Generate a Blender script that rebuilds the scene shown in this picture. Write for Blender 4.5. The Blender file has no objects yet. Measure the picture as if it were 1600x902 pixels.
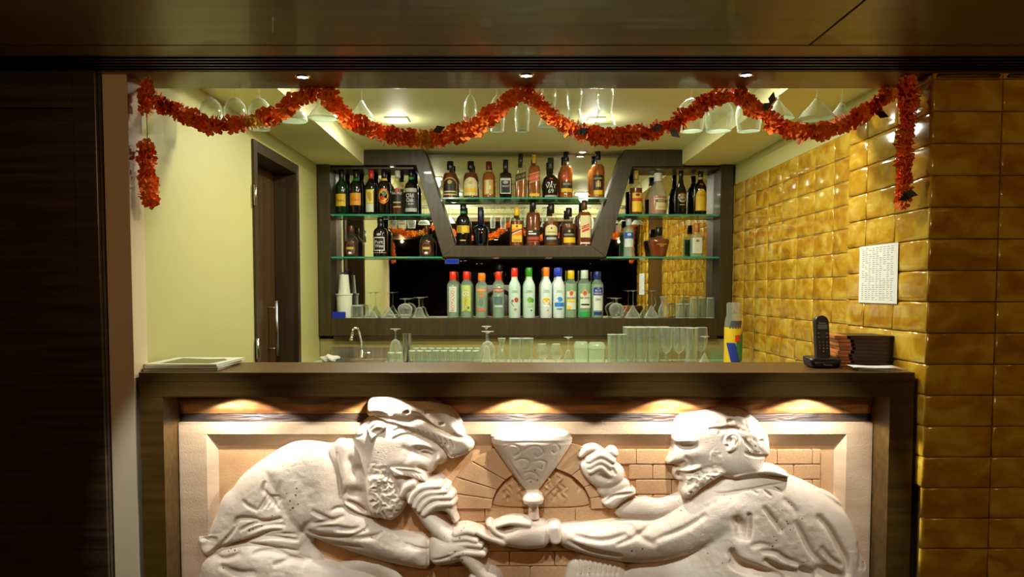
import bpy, bmesh, math, random
import numpy as np
from mathutils import Vector, Matrix

random.seed(7)
rng = np.random.default_rng(7)
scene = bpy.context.scene
COL = scene.collection

# ------------------------------------------------------------------ camera
FPX = 1235.0            # focal length in pixels of the 1600 px frame
TILT = math.radians(3.0)
EYE = 1.39
PX, PY = 792.0, 453.0 + FPX * math.tan(TILT)     # principal point
cam_d = bpy.data.cameras.new('camera')
cam_d.sensor_width = 36.0
cam_d.lens = 36.0 * FPX / 1600.0
cam_d.shift_x = (800.0 - PX) / 1600.0
cam_d.shift_y = (PY - 451.0) / 1600.0
cam_d.clip_start = 0.02
cam = bpy.data.objects.new('camera', cam_d)
COL.objects.link(cam)
cam.location = (0, 0, EYE)
cam.rotation_euler = (math.pi / 2 - TILT, 0, 0)
scene.camera = cam

# ------------------------------------------------------------------ world, exposure
w = bpy.data.worlds.new('world'); scene.world = w
w.use_nodes = True
w.node_tree.nodes['Background'].inputs[0].default_value = (0.9, 0.85, 0.6, 1)
w.node_tree.nodes['Background'].inputs[1].default_value = 0.004
vs = scene.view_settings
vs.view_transform = 'Standard'; vs.look = 'None'; vs.gamma = 1.0; vs.exposure = 0.0
vs.use_curve_mapping = False
scene.cycles.max_bounces = 10
scene.cycles.diffuse_bounces = 5
scene.cycles.glossy_bounces = 5
scene.cycles.transmission_bounces = 6
scene.cycles.transparent_max_bounces = 40
scene.cycles.caustics_reflective = False
scene.cycles.caustics_refractive = False
scene.cycles.sample_clamp_indirect = 4.0

# lamp powers (the fixtures themselves are built with their lamps further down)
P_LED = 14.0            # square panels in the bar ceiling
P_SOFFIT = 11.0          # three downlights over the counter
P_HUTCH = 5.0           # small spots in the bottle display
P_TRAP = 0.8
P_MURAL = 8.0           # five small spots above the relief
P_ACCENT = 72.0         # unseen ceiling spots, added to brighten the relief
P_ROOM = 14.0
P_PILLAR = 6.0
P_FLOOD = 24.0          # unseen warm floods, added as fill towards the bar
LED_COL = (1.0, 0.97, 0.80)
WARM = (1.0, 0.90, 0.72)

def at(px, py, Y):
    """a point of the plane at depth Y seen at pixel (px, py) of the photograph"""
    u = (px - PX) / FPX; v = -(py - PY) / FPX
    d = (u, v * math.sin(TILT) + math.cos(TILT), v * math.cos(TILT) - math.sin(TILT))
    s = Y / d[1]
    return Vector((d[0] * s, Y, EYE + d[2] * s))

# ------------------------------------------------------------------ helpers
def mesh(name, verts, faces, m, parent=None, smooth=False, loc=None):
    me = bpy.data.meshes.new(name)
    me.from_pydata([tuple(v) for v in verts], [], [tuple(f) for f in faces])
    me.update()
    if smooth:
        me.polygons.foreach_set('use_smooth', [True] * len(me.polygons))
    if m: me.materials.append(m)
    return link(name, me, parent, loc)

def link(name, me, parent=None, loc=None):
    o = bpy.data.objects.new(name, me)
    COL.objects.link(o)
    if parent is not None: o.parent = parent
    if loc is not None: o.location = loc
    return o

def bm_obj(name, bm, m, parent=None, smooth=False, loc=None):
    me = bpy.data.meshes.new(name)
    bm.normal_update(); bm.to_mesh(me); bm.free()
    if smooth: me.polygons.foreach_set('use_smooth', [True] * len(me.polygons))
    if m: me.materials.append(m)
    return link(name, me, parent, loc)

def empty(name, loc=(0, 0, 0), label=None, cat=None, group=None, rz=0):
    o = bpy.data.objects.new(name, None)
    o.empty_display_size = 0.05
    COL.objects.link(o); o.location = loc; o.rotation_euler = (0, 0, rz)
    return tag(o, label, cat, group)

def tag(o, label=None, cat=None, group=None, kind=None):
    if label: o['label'] = label
    if cat: o['category'] = cat
    if group: o['group'] = group
    if kind: o['kind'] = kind
    return o

def box(name, x0, x1, y0, y1, z0, z1, m, parent=None, bev=0.0, loc=None, kind=None):
    bm = bmesh.new()
    vs_ = [bm.verts.new(p) for p in ((x0,y0,z0),(x1,y0,z0),(x1,y1,z0),(x0,y1,z0),(x0,y0,z1),(x1,y0,z1),(x1,y1,z1),(x0,y1,z1))]
    for f in ((3,2,1,0),(4,5,6,7),(0,1,5,4),(1,2,6,5),(2,3,7,6),(3,0,4,7)):
        bm.faces.new([vs_[i] for i in f])
    if bev > 0:
        bmesh.ops.bevel(bm, geom=list(bm.edges), offset=bev, segments=2, affect='EDGES', profile=0.7)
    o = bm_obj(name, bm, m, parent, False, loc)
    if kind: o['kind'] = kind
    return o

def prism(name, poly, y0, y1, m, parent=None, bev=0.0, loc=None):
    """polygon in (x, z), extruded along y"""
    bm = bmesh.new()
    n = len(poly)
    area = sum(poly[i][0]*poly[(i+1)%n][1]-poly[(i+1)%n][0]*poly[i][1] for i in range(n))
    if area < 0: poly = poly[::-1]
    a = [bm.verts.new((p[0], y0, p[1])) for p in poly]
    b = [bm.verts.new((p[0], y1, p[1])) for p in poly]
    bm.faces.new(a); bm.faces.new(b[::-1])
    for i in range(n):
        j = (i + 1) % n
        bm.faces.new((a[j], a[i], b[i], b[j]))
    if bev > 0:
        fe = [e for e in bm.edges if abs(e.verts[0].co.y - y0) < 1e-6 and abs(e.verts[1].co.y - y0) < 1e-6]
        bmesh.ops.bevel(bm, geom=fe, offset=bev, segments=2, affect='EDGES', profile=0.6)
    return bm_obj(name, bm, m, parent, False, loc)

def xprism(name, poly, x0, x1, m, parent=None):
    """polygon in (y, z), extruded along x"""
    n = len(poly)
    v = [(x0, p[0], p[1]) for p in poly] + [(x1, p[0], p[1]) for p in poly]
    f = [tuple(range(n))[::-1], tuple(range(n, 2*n))] + [(i, (i+1) % n, n+(i+1) % n, n+i) for i in range(n)]
    o = mesh(name, v, f, m, parent)
    bm = bmesh.new(); bm.from_mesh(o.data); bmesh.ops.recalc_face_normals(bm, faces=bm.faces); bm.to_mesh(o.data); bm.free()
    return o

def lathe(name, prof, m, parent=None, seg=20, n=2.0, dy=1.0, smooth=True, loc=None, rot=0.0):
    """profile [(r, z)] turned about z; n > 2 squares the section (superellipse)"""
    vs_, fs = [], []
    ang = [2 * math.pi * (k + 0.5) / seg for k in range(seg)]
    unit = []
    for a in ang:
        c, s = math.cos(a), math.sin(a)
        q = (abs(c) ** n + abs(s) ** n) ** (-1.0 / n)
        unit.append((c * q, s * q * dy))
    for (r, z) in prof:
        for (c, s) in unit: vs_.append((max(r, 1e-5) * c, max(r, 1e-5) * s, z))
    for i in range(len(prof) - 1):
        for k in range(seg):
            k2 = (k + 1) % seg
            fs.append((i*seg+k, i*seg+k2, (i+1)*seg+k2, (i+1)*seg+k))
    if prof[0][0] > 1e-4: fs.append(tuple(range(seg))[::-1])
    if prof[-1][0] > 1e-4: fs.append(tuple((len(prof)-1)*seg+k for k in range(seg)))
    o = mesh(name, vs_, fs, m, parent, smooth, loc)
    if smooth:
        o.data.set_sharp_from_angle(angle=math.radians(50))
    return o

def tube(name, pts, r, m, parent=None, seg=8, loc=None, radii=None):
    pts = [Vector(p) for p in pts]
    vs_, fs = [], []
    up = Vector((0.3, 0.2, 1)).normalized()
    for i, p in enumerate(pts):
        t = (pts[min(i+1, len(pts)-1)] - pts[max(i-1, 0)]).normalized()
        a = t.cross(up)
        if a.length < 1e-3: a = t.cross(Vector((1, 0, 0)))
        a.normalize(); b = t.cross(a).normalized()
        rr = radii[i] if radii else r
        for k in range(seg):
            th = 2 * math.pi * k / seg
            vs_.append(p + a * math.cos(th) * rr + b * math.sin(th) * rr)
    for i in range(len(pts) - 1):
        for k in range(seg):
            k2 = (k + 1) % seg
            fs.append((i*seg+k, i*seg+k2, (i+1)*seg+k2, (i+1)*seg+k))
    fs.append(tuple(range(seg))[::-1]); fs.append(tuple((len(pts)-1)*seg+k for k in range(seg)))
    return mesh(name, vs_, fs, m, parent, True, loc)

def copy_tree(o, parent=None):
    c = o.copy(); COL.objects.link(c); c.parent = parent
    for ch in list(o.children): copy_tree(ch, c)
    return c

# ------------------------------------------------------------------ materials
MATS = {}
def nodes(name):
    m = bpy.data.materials.new(name); m.use_nodes = True
    nt = m.node_tree
    return m, nt, nt.nodes['Principled BSDF'], nt.nodes['Material Output']

def pmat(name, col, rough=0.5, metal=0.0, coat=0.0, spec=0.5, trans=0.0, ior=1.45, emit=None, es=0.0):
    if name in MATS: return MATS[name]
    m, nt, b, out = nodes(name)
    b.inputs['Base Color'].default_value = (*col, 1)
    b.inputs['Roughness'].default_value = rough
    b.inputs['Metallic'].default_value = metal
    b.inputs['Coat Weight'].default_value = coat
    b.inputs['Specular IOR Level'].default_value = spec
    b.inputs['Transmission Weight'].default_value = trans
    b.inputs['IOR'].default_value = ior
    if emit:
        b.inputs['Emission Color'].default_value = (*emit, 1); b.inputs['Emission Strength'].default_value = es
    MATS[name] = m
    return m

def nmat(name, c1, c2, scale=(5, 5, 5), detail=4.0, rough=0.5, bump=0.0, coat=0.0, lo=0.35, hi=0.65, bscale=None, rnd=False, c3=None, spec=0.5, dist=0.0):
    """two colours mixed by a stretched noise in object space"""
    if name in MATS: return MATS[name]
    m, nt, b, out = nodes(name)
    L = nt.links.new
    tc = nt.nodes.new('ShaderNodeTexCoord'); mp = nt.nodes.new('ShaderNodeMapping')
    mp.inputs['Scale'].default_value = scale
    L(tc.outputs['Object'], mp.inputs['Vector'])
    vec = mp.outputs['Vector']
    if rnd:
        oi = nt.nodes.new('ShaderNodeObjectInfo')
        ml = nt.nodes.new('ShaderNodeMath'); ml.operation = 'MULTIPLY'; ml.inputs[1].default_value = 57.0
        L(oi.outputs['Random'], ml.inputs[0])
        va = nt.nodes.new('ShaderNodeVectorMath'); va.operation = 'ADD'
        L(vec, va.inputs[0]); L(ml.outputs[0], va.inputs[1]); vec = va.outputs[0]
    nz = nt.nodes.new('ShaderNodeTexNoise'); nz.inputs['Scale'].default_value = 1.0
    nz.inputs['Detail'].default_value = detail; nz.inputs['Distortion'].default_value = dist
    L(vec, nz.inputs['Vector'])
    rp = nt.nodes.new('ShaderNodeValToRGB')
    rp.color_ramp.elements[0].position = lo; rp.color_ramp.elements[0].color = (*c1, 1)
    rp.color_ramp.elements[1].position = hi; rp.color_ramp.elements[1].color = (*c2, 1)
    if c3:
        e = rp.color_ramp.elements.new((lo + hi) / 2); e.color = (*c3, 1)
    L(nz.outputs['Fac'], rp.inputs['Fac'])
    L(rp.outputs['Color'], b.inputs['Base Color'])
    b.inputs['Roughness'].default_value = rough
    b.inputs['Coat Weight'].default_value = coat
    b.inputs['Specular IOR Level'].default_value = spec
    if bump > 0:
        bp = nt.nodes.new('ShaderNodeBump'); bp.inputs['Strength'].default_value = bump; bp.inputs['Distance'].default_value = 0.004
        if bscale:
            n2 = nt.nodes.new('ShaderNodeTexNoise'); n2.inputs['Scale'].default_value = bscale; n2.inputs['Detail'].default_value = 3
            L(tc.outputs['Object'], n2.inputs['Vector']); L(n2.outputs['Fac'], bp.inputs['Height'])
        else:
            L(nz.outputs['Fac'], bp.inputs['Height'])
        L(bp.outputs['Normal'], b.inputs['Normal'])
    MATS[name] = m
    return m

def thin_glass(name, tint=(0.93, 0.97, 0.94), milk=0.06, edge=0.75, milk_col=(0.75, 0.85, 0.72), rough=0.03, pale=0.3, power=2.4):
    """clear glass wall: see-through, mirrors at glancing angles; pale edge sheen and milky brightness painted in"""
    if name in MATS: return MATS[name]
    m, nt, b, out = nodes(name)
    nt.nodes.remove(b); L = nt.links.new
    tr = nt.nodes.new('ShaderNodeBsdfTransparent'); tr.inputs[0].default_value = (*tint, 1)
    gl = nt.nodes.new('ShaderNodeBsdfGlossy'); gl.inputs['Roughness'].default_value = rough
    df = nt.nodes.new('ShaderNodeBsdfDiffuse'); df.inputs[0].default_value = (*milk_col, 1)
    lw = nt.nodes.new('ShaderNodeLayerWeight'); lw.inputs['Blend'].default_value = 0.5
    pw = nt.nodes.new('ShaderNodeMath'); pw.operation = 'POWER'; pw.inputs[1].default_value = power
    L(lw.outputs['Facing'], pw.inputs[0])
    mr = nt.nodes.new('ShaderNodeMapRange'); mr.inputs[3].default_value = 0.05; mr.inputs[4].default_value = edge
    L(pw.outputs[0], mr.inputs[0])
    m1 = nt.nodes.new('ShaderNodeMixShader'); m1.inputs[0].default_value = milk
    L(tr.outputs[0], m1.inputs[1]); L(df.outputs[0], m1.inputs[2])
    m2 = nt.nodes.new('ShaderNodeMixShader')
    m3 = nt.nodes.new('ShaderNodeMixShader'); m3.inputs[0].default_value = pale
    d2 = nt.nodes.new('ShaderNodeBsdfDiffuse'); d2.inputs[0].default_value = (0.85, 0.9, 0.82, 1)  # near-white diffuse paints bright outlines at glancing angles
    L(gl.outputs[0], m3.inputs[1]); L(d2.outputs[0], m3.inputs[2])
    L(mr.outputs[0], m2.inputs[0]); L(m1.outputs[0], m2.inputs[1]); L(m3.outputs[0], m2.inputs[2])
    L(m2.outputs[0], out.inputs['Surface'])
    MATS[name] = m
    return m

def liquid(name, col, body=0.5):
    if name in MATS: return MATS[name]
    m, nt, b, out = nodes(name)
    nt.nodes.remove(b); L = nt.links.new
    tr = nt.nodes.new('ShaderNodeBsdfTransparent'); tr.inputs[0].default_value = (*col, 1)
    df = nt.nodes.new('ShaderNodeBsdfDiffuse'); df.inputs[0].default_value = (*col, 1)
    gl = nt.nodes.new('ShaderNodeBsdfGlossy'); gl.inputs['Roughness'].default_value = 0.08
    m1 = nt.nodes.new('ShaderNodeMixShader'); m1.inputs[0].default_value = body
    L(tr.outputs[0], m1.inputs[1]); L(df.outputs[0], m1.inputs[2])
    m2 = nt.nodes.new('ShaderNodeMixShader'); m2.inputs[0].default_value = 0.06
    L(m1.outputs[0], m2.inputs[1]); L(gl.outputs[0], m2.inputs[2])
    L(m2.outputs[0], out.inputs['Surface'])
    MATS[name] = m
    return m

def cmat(col, rough=0.45):
    return pmat('print_%02x%02x%02x_%d' % (*[int(max(0, min(1, c)) * 255) for c in col], int(rough * 100)), col, rough)

paint = nmat('wall_paint_dimmed', (0.45, 0.425, 0.155), (0.50, 0.47, 0.18), (1.2, 1.2, 1.2), 3, 0.55, 0.05, bscale=60)  # cream wall paint darkened in colour to offset strong lamplight
pillar_paint = nmat('pillar_paint', (0.60, 0.47, 0.28), (0.66, 0.52, 0.32), (2, 2, 2), 3, 0.5)
band_paint = nmat('wall_paint_lighter', (0.58, 0.55, 0.21), (0.63, 0.60, 0.24), (1.2, 1.2, 1.2), 3, 0.55)  # same cream paint, kept lighter where the lamps overlight it less
ceil_paint = nmat('ceiling_paint', (0.82, 0.80, 0.42), (0.86, 0.84, 0.46), (1, 1, 1), 2, 0.6)
wood_dark = nmat('dark_wood', (0.020, 0.0105, 0.004), (0.050, 0.028, 0.012), (3, 3, 60), 5, 0.32, 0.06, coat=0.2)
wood_hutch = nmat('display_wood', (0.027, 0.018, 0.003), (0.048, 0.033, 0.006), (40, 6, 3), 5, 0.42, 0.04, coat=0.08)
wood_counter = nmat('counter_wood', (0.062, 0.029, 0.004), (0.105, 0.053, 0.008), (2.5, 40, 40), 5, 0.40, 0.03, coat=0.0, spec=0.35)
wood_ceiling = nmat('ceiling_laminate', (0.15, 0.085, 0.018), (0.21, 0.12, 0.027), (1.2, 24, 24), 4, 0.36, 0.0, coat=0.15)
wood_door = nmat('door_wood', (0.022, 0.012, 0.004), (0.045, 0.026, 0.008), (30, 4, 1.2), 5, 0.38, 0.03)
wood_light = nmat('door_leaf_wood', (0.040, 0.018, 0.005), (0.070, 0.034, 0.009), (30, 30, 1.2), 5, 0.38, 0.03)
tile_m = nmat('ochre_glazed_tile', (0.42, 0.195, 0.010), (0.72, 0.49, 0.060), (9, 9, 14), 3, 0.10, 0.10, coat=0.6, lo=0.32, hi=0.68, rnd=True, c3=(0.58, 0.33, 0.018), dist=0.6)
grout = pmat('tile_grout', (0.16, 0.09, 0.02), 0.8)
black_grille = pmat('black_grille', (0.012, 0.012, 0.012), 0.35)
black_matte = pmat('black_matte', (0.006, 0.005, 0.004), 0.6)
steel = nmat('brushed_steel', (0.42, 0.41, 0.36), (0.55, 0.54, 0.48), (60, 3, 3), 2, 0.28)
MATS['brushed_steel'].node_tree.nodes['Principled BSDF'].inputs['Metallic'].default_value = 1.0
chrome = pmat('chrome', (0.82, 0.82, 0.80), 0.08, 1.0)
mirror_m = pmat('mirror_silver', (0.86, 0.89, 0.84), 0.005, 1.0)
edge_glass = pmat('green_glass_edge', (0.02, 0.28, 0.17), 0.12, coat=0.5)
shelf_glass = thin_glass('shelf_glass', (0.78, 0.95, 0.86), 0.05, 0.7, (0.3, 0.7, 0.5))
clear_glass = thin_glass('clear_glass', (0.96, 0.98, 0.95), 0.02, 0.9, pale=.6, power=1.9)
rim_glass = thin_glass('bright_rim_glass', (0.9, 0.96, 0.9), 0.45, 0.85, (0.90, 0.95, 0.86), pale=.65)  # milky white paints bright glints onto rims and thick bases
milk_glass = thin_glass('drinking_glass', (0.95, 0.98, 0.94), 0.03, 0.9, (0.70, 0.88, 0.68), pale=.35, power=1.6)
bottle_glass = thin_glass('clear_bottle_glass', (0.93, 0.98, 0.93), 0.16, 0.7, (0.62, 0.86, 0.66))  # greenish milk stands in for light refracted by clear bottles
spirit_glass = thin_glass('spirit_bottle_glass', (0.97, 0.97, 0.90), 0.012, 0.55, (0.6, 0.6, 0.4), pale=.1, power=3.0)
green_glass = thin_glass('green_bottle_glass', (0.10, 0.55, 0.16), 0.35, 0.55, (0.01, 0.22, 0.04))
frost = nmat('frosted_bottle_glass', (0.55, 0.76, 0.62), (0.62, 0.82, 0.68), (6, 6, 6), 2, 0.35)
dark_glass = pmat('dark_bottle_glass', (0.008, 0.006, 0.005), 0.06, coat=0.5)
blue_glass = pmat('blue_black_glass', (0.002, 0.003, 0.009), 0.06, coat=0.5)
deepgreen_glass = pmat('deep_green_glass', (0.004, 0.030, 0.008), 0.06, coat=0.5)
paper = pmat('white_paper', (0.80, 0.82, 0.76), 0.7)
ink = pmat('grey_ink', (0.16, 0.17, 0.16), 0.7)
lamp_on = pmat('lamp_lens', (1, 1, 1), 0.4, emit=(1.0, 0.98, 0.88), es=14.0)
lamp_led = pmat('led_panel', (1, 1, 1), 0.4, emit=(1.0, 0.99, 0.88), es=7.0)
floor_m = nmat('floor_tile', (0.035, 0.026, 0.016), (0.06, 0.045, 0.028), (3, 3, 3), 4, 0.35)

# ------------------------------------------------------------------ dimensions (metres)
Y_FRONT = 2.57          # face of the bar counter
Y_COL = 2.532           # face of the tiled pillar
X_COL = 1.3446          # its inner side
X_RW, X_LW = 1.481, -1.24
Y_H = 5.19              # face of the bottle display
Y_M = 5.37              # mirror
Z_TOP = 1.12            # counter top
Z_SOF = at(800, 138.5, 2.74).z      # wooden soffit
Z_CEIL, Z_SIDE = 2.30, 2.205        # bar ceiling: centre and lowered sides
# ================================================================== STRUCTURE
box('floor', -3.2, 3.2, -11.1, 5.6, -0.05, 0.0, floor_m, kind='structure')
# dark room in front of the bar
ceiling = tag(box('ceiling', -3.2, 3.2, -11.1, 1.90, Z_SOF + 0.012, Z_SOF + 0.06, black_matte), kind='structure')
def ceil_panel(x0, x1, y0, y1):
    return box('panel', x0, x1, y0, y1, Z_SOF, Z_SOF + 0.03, wood_ceiling, ceiling, 0.002)
seamY = at(1000, 78, 2).y * 0 + (Z_SOF - EYE) * FPX / (453 - 78)
seamX = (1256 - PX) * seamY / FPX
gY0 = (Z_SOF - EYE) * FPX / (453 - 93.5)
gY1 = (Z_SOF - EYE) * FPX / (453 - 118.0)
y_edge = 2.74
ceil_panel(-3.2, seamX - 0.003, -11.1, seamY - 0.003)
ceil_panel(seamX + 0.003, 3.2, -11.1, seamY - 0.003)
ceil_panel(-3.2, 3.2, seamY + 0.003, gY0)
# linear air grille let into the wooden ceiling
grille = tag(empty('air_grille', (0, (gY0 + gY1) / 2, Z_SOF), 'black slotted linear air grille running across the wooden ceiling', 'grille'))
gw = (gY1 - gY0) / 2
box('frame', -3.2, 3.2, -gw + 0.002, gw - 0.002, 0.014, 0.03, black_matte, grille)
for k in range(6):
    yy = -gw + 0.010 + k * (2 * gw - 0.020) / 5
    box('slat', -3.2, 3.2, yy - 0.005, yy + 0.005, 0.001, 0.014, black_grille, grille, 0.001)
# wooden soffit over the counter, with its fascia towards the bar
soffit = tag(box('trim_1', -1.42, 1.90, gY1, y_edge, Z_SOF, Z_SOF + 0.04, wood_ceiling, None, 0.002), kind='structure')
tag(box('trim_2', -1.24, X_RW, y_edge - 0.02, y_edge - 0.001, Z_SOF + 0.04, Z_CEIL, ceil_paint), kind='structure')
tag(box('trim_3', -3.2, 3.2, gY1, gY1 + 0.05, Z_SOF + 0.041, Z_SOF + 0.10, black_matte), kind='structure')
# bar ceiling
tag(box('ceiling_bar', -1.30, 1.56, y_edge, 5.45, Z_CEIL, Z_CEIL + 0.05, ceil_paint), kind='structure')
XL_B = at(568.5, 258.6, Y_H).x; XR_B = at(1066.0, 260.8, Y_H).x
tag(box('ceiling_left_soffit', -1.30, XL_B, y_edge, 5.45, Z_SIDE, Z_CEIL, ceil_paint), kind='structure')
tag(box('ceiling_right_soffit', XR_B, 1.56, y_edge, 5.45, Z_SIDE, Z_CEIL, ceil_paint), kind='structure')
# walls of the bar
DY0, DY1, DZ = 3.877, 4.71, 2.122       # door opening incl. frame
tag(mesh('wall_left', [(X_LW, 2.6, 0), (X_LW, DY0, 0), (X_LW, DY0, DZ), (X_LW, DY1, DZ), (X_LW, DY1, 0), (X_LW, 5.45, 0), (X_LW, 5.45, Z_SIDE), (X_LW, 2.6, Z_SIDE),
      (X_LW-.10, 2.6, 0), (X_LW-.10, DY0, 0), (X_LW-.10, DY0, DZ), (X_LW-.10, DY1, DZ), (X_LW-.10, DY1, 0), (X_LW-.10, 5.45, 0), (X_LW-.10, 5.45, Z_SIDE), (X_LW-.10, 2.6, Z_SIDE)],
     [(0,1,2,7), (2,3,6,7), (3,4,5,6), (8,15,10,9), (10,15,14,11), (11,14,13,12), (1,9,10,2), (2,10,11,3), (3,11,12,4), (0,8,9,1), (4,12,13,5), (7,6,14,15), (5,13,14,6), (0,7,15,8)], paint), kind='structure')
tag(box('wall_back', -1.34, 1.62, Y_M + 0.006, 5.50, 0, Z_CEIL, paint), kind='structure')
# pillar at the left of the opening
xl = at(167, 300, 2.56).x + 0.006
tag(box('wall_left_pillar', -1.292, -1.212, 2.56, 2.66, 0, Z_SOF, pillar_paint, None, 0.003), kind='structure')
# dark panelled wall left of it
wl = tag(box('wall_front_left', -3.2, -1.294, 2.54, 2.60, 0, Z_SOF, wood_dark), kind='structure')
xs = at(128, 300, 2.52).x; zs = at(60, 172, 2.52).z
box('panel', -1.292 - 0.078, -1.296, 2.525, 2.54, 0, Z_SOF - 0.001, wood_dark, wl, 0.003)
box('panel', -3.1, xs + 0.0, 2.527, 2.54, 0, zs, wood_dark, wl, 0.004)
box('panel', -3.1, xs + 0.0, 2.527, 2.54, zs + 0.008, Z_SOF - 0.001, wood_dark, wl, 0.003)
# room behind the camera (seen in the mirror)
rear = tag(box('wall_rear', -3.2, 3.2, -11.1, -11.0, 0, Z_SOF, nmat('rear_wall_panel', (0.06, 0.035, 0.016), (0.12, 0.07, 0.03), (2, 2, 20), 4, 0.5)), kind='structure')
tag(box('wall_side_left', -3.2, -3.15, -11.0, 2.54, 0, Z_SOF, wood_dark), kind='structure')
tag(box('wall_side_right', 3.15, 3.2, -11.0, 2.5, 0, Z_SOF, wood_dark), kind='structure')

# ---- tiled wall at the right, every tile a piece
TP_Z, TP_Y = 0.1042, 0.2257
def tile_mesh(name, a, b, d=0.009, e=0.006):
    """pillowed tile in the local x (length a) / z (height b) plane, face towards -y"""
    hx, hz = a / 2 - 0.0012, b / 2 - 0.0012
    rings = [(0, 0), (0.0, d * 0.55), (e * 0.4, d * 0.85), (e, d), (e * 2.6, d * 1.12)]
    v, f = [], []
    for (i, y) in rings:
        v += [(-hx + i, -y, -hz + i), (hx - i, -y, -hz + i), (hx - i, -y, hz - i), (-hx + i, -y, hz - i)]
    for k in range(len(rings) - 1):
        for q in range(4):
            f.append((4*k+q, 4*k+(q+1) % 4, 4*k+4+(q+1) % 4, 4*k+4+q))
    n = 4 * (len(rings) - 1)
    f.append((n, n+1, n+2, n+3))
    me = bpy.data.meshes.new(name); me.from_pydata(v, [], f); me.materials.append(tile_m)
    me.polygons.foreach_set('use_smooth', [True] * len(me.polygons))
    return me
TM = {}
def lay(parent, a, b, loc, rz):
    key = (round(a, 4), round(b, 4))
    if key not in TM: TM[key] = tile_mesh('tile', a, b)
    o = link('tile', TM[key], parent, loc)
    j = 0.006
    o.rotation_euler = (random.uniform(-j, j), 0, rz + random.uniform(-j, j))
    return o
SIDE = -math.pi / 2      # turns the tile face from -y to -x
wr = tag(box('wall_right', X_RW + 0.010, X_RW + 0.09, 2.70, 5.45, 0, Z_SIDE, band_paint), kind='structure')
box('grout_bed', X_RW + 0.004, X_RW + 0.010, 3.14, Y_M, 0.0, 2.072, grout, wr)
zrows = [2.072 - (k + 0.5) * TP_Z for k in range(15)]
for z in zrows:
    for k in range(-1, 9):
        yc = Y_H - (k + 0.5) * TP_Y
        a = TP_Y
        if k == -1: a = 0.176; yc = Y_H + 0.089
        if yc < 3.1: continue
        lay(wr, a, TP_Z, (X_RW + 0.009, yc, z), SIDE)
# pillar: inner side and face
wc = tag(box('wall_right_pillar', X_COL + 0.010, 2.30, Y_COL + 0.010, 3.139, 0, Z_SOF, grout), kind='structure')
CP = 0.1005
crow = [2.0545 + 0.0125 - 0.0125] # bottom edge of the top cut row
def col_rows():
    rows = []
    z = 1.4515 + 6 * CP
    rows.append((z, Z_SOF - 0.002))
    while z > 0.0:
        rows.append((z - CP, z)); z -= CP
    return rows
for (z0, z1) in col_rows():
    h = z1 - z0; zc = (z0 + z1) / 2
    if z1 > 0.75:
        for (ya, yb) in ((2.981, 3.139), (2.758, 2.981), (Y_COL, 2.758)):
            lay(wc, yb - ya, h, (X_COL + 0.009, (ya + yb) / 2, zc), SIDE)
    for k in range(3):
        x0 = X_COL + k * 0.2235
        if z1 > 0.30: lay(wc, 0.2235, h, (x0 + 0.11175, Y_COL + 0.009, zc), 0)

# ---- door in the left wall
door = tag(empty('door_1', (X_LW, DY1, 0)), kind='structure')
fw = 0.055
fx0, fx1 = -0.12, 0.012
box('door_frame', fx0, fx1, DY0 - DY1, DY0 - DY1 + fw, 0, DZ, wood_door, door, 0.002)
box('door_frame', fx0, fx1, -fw, 0, 0, DZ, wood_door, door, 0.002)
box('door_frame', fx0, fx1, DY0 - DY1 + fw, -fw, DZ - fw, DZ, wood_door, door, 0.002)
leaf = box('door_leaf', -0.165, -0.122, DY0 - DY1 + 0.01, -0.01, 0.005, DZ - 0.01, wood_light, door)
hy = 4.50 - DY1; hz0, hz1 = at(433, 556, 4.50).z, at(433, 470, 4.50).z
h_ = tube('door_handle', [(-0.072, hy, hz0), (-0.072, hy, hz1)], 0.010, steel, leaf, 10)
for zz in (hz0 + 0.04, hz1 - 0.04):
    tube('handle_bracket', [(-0.124, hy, zz), (-0.072, hy, zz)], 0.006, steel, leaf, 8)
for zz in (0.35, 1.10, 1.85):
    tube('hinge', [(0.016, DY0 - DY1 - 0.004, zz - 0.05), (0.016, DY0 - DY1 - 0.004, zz + 0.05)], 0.008, steel, door, 8)

# ---- lamps -----------------------------------------------------------------
def lamp_light(name, kind, loc, power, col, parent, rot=(0, 0, 0), size=0.05, spot=1.2, blend=0.5, sizey=None):
    d = bpy.data.lights.new(name, kind); d.energy = power; d.color = col
    if kind == 'SPOT': d.spot_size = spot; d.spot_blend = blend; d.shadow_soft_size = size
    elif kind == 'AREA':
        d.size = size
        if sizey: d.shape = 'RECTANGLE'; d.size_y = sizey
    else: d.shadow_soft_size = size
    o = bpy.data.objects.new(name, d); COL.objects.link(o); o.parent = parent; o.location = loc; o.rotation_euler = rot
    return o
def downlight(loc, r, label, power, col=WARM, group=None, spot=1.9, blend=0.8, size=0.02, cat='downlight', lens=lamp_on):
    """ring trim, recessed cup and lens, with its lamp just below"""
    e = empty('recessed_downlight', loc, label, cat, group)
    lathe('trim_ring', [(r * 0.72, -0.001), (r * 0.78, -0.004), (r * 0.96, -0.003), (r, 0.0)], chrome, e, 24)
    lathe('lens', [(0.0001, -0.0015), (r * 0.5, -0.0025), (r * 0.70, -0.0008)], lens, e, 20)
    lamp_light('lamp', 'SPOT', (0, 0, -0.012), power, col, e, size=size, spot=spot, blend=blend)
    return e
for px, py, nm in ((478, 125.5, 'leftmost'), (822, 123.5, 'middle'), (1160, 122.5, 'rightmost')):
    yy = (Z_SOF - EYE) * FPX / (453 - py)
    downlight(((px - PX) * yy / FPX, yy, Z_SOF), 0.026, nm + ' of three chrome-ringed downlights in the wooden soffit over the counter', P_SOFFIT, group='soffit downlights', spot=2.5, blend=.7)
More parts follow.
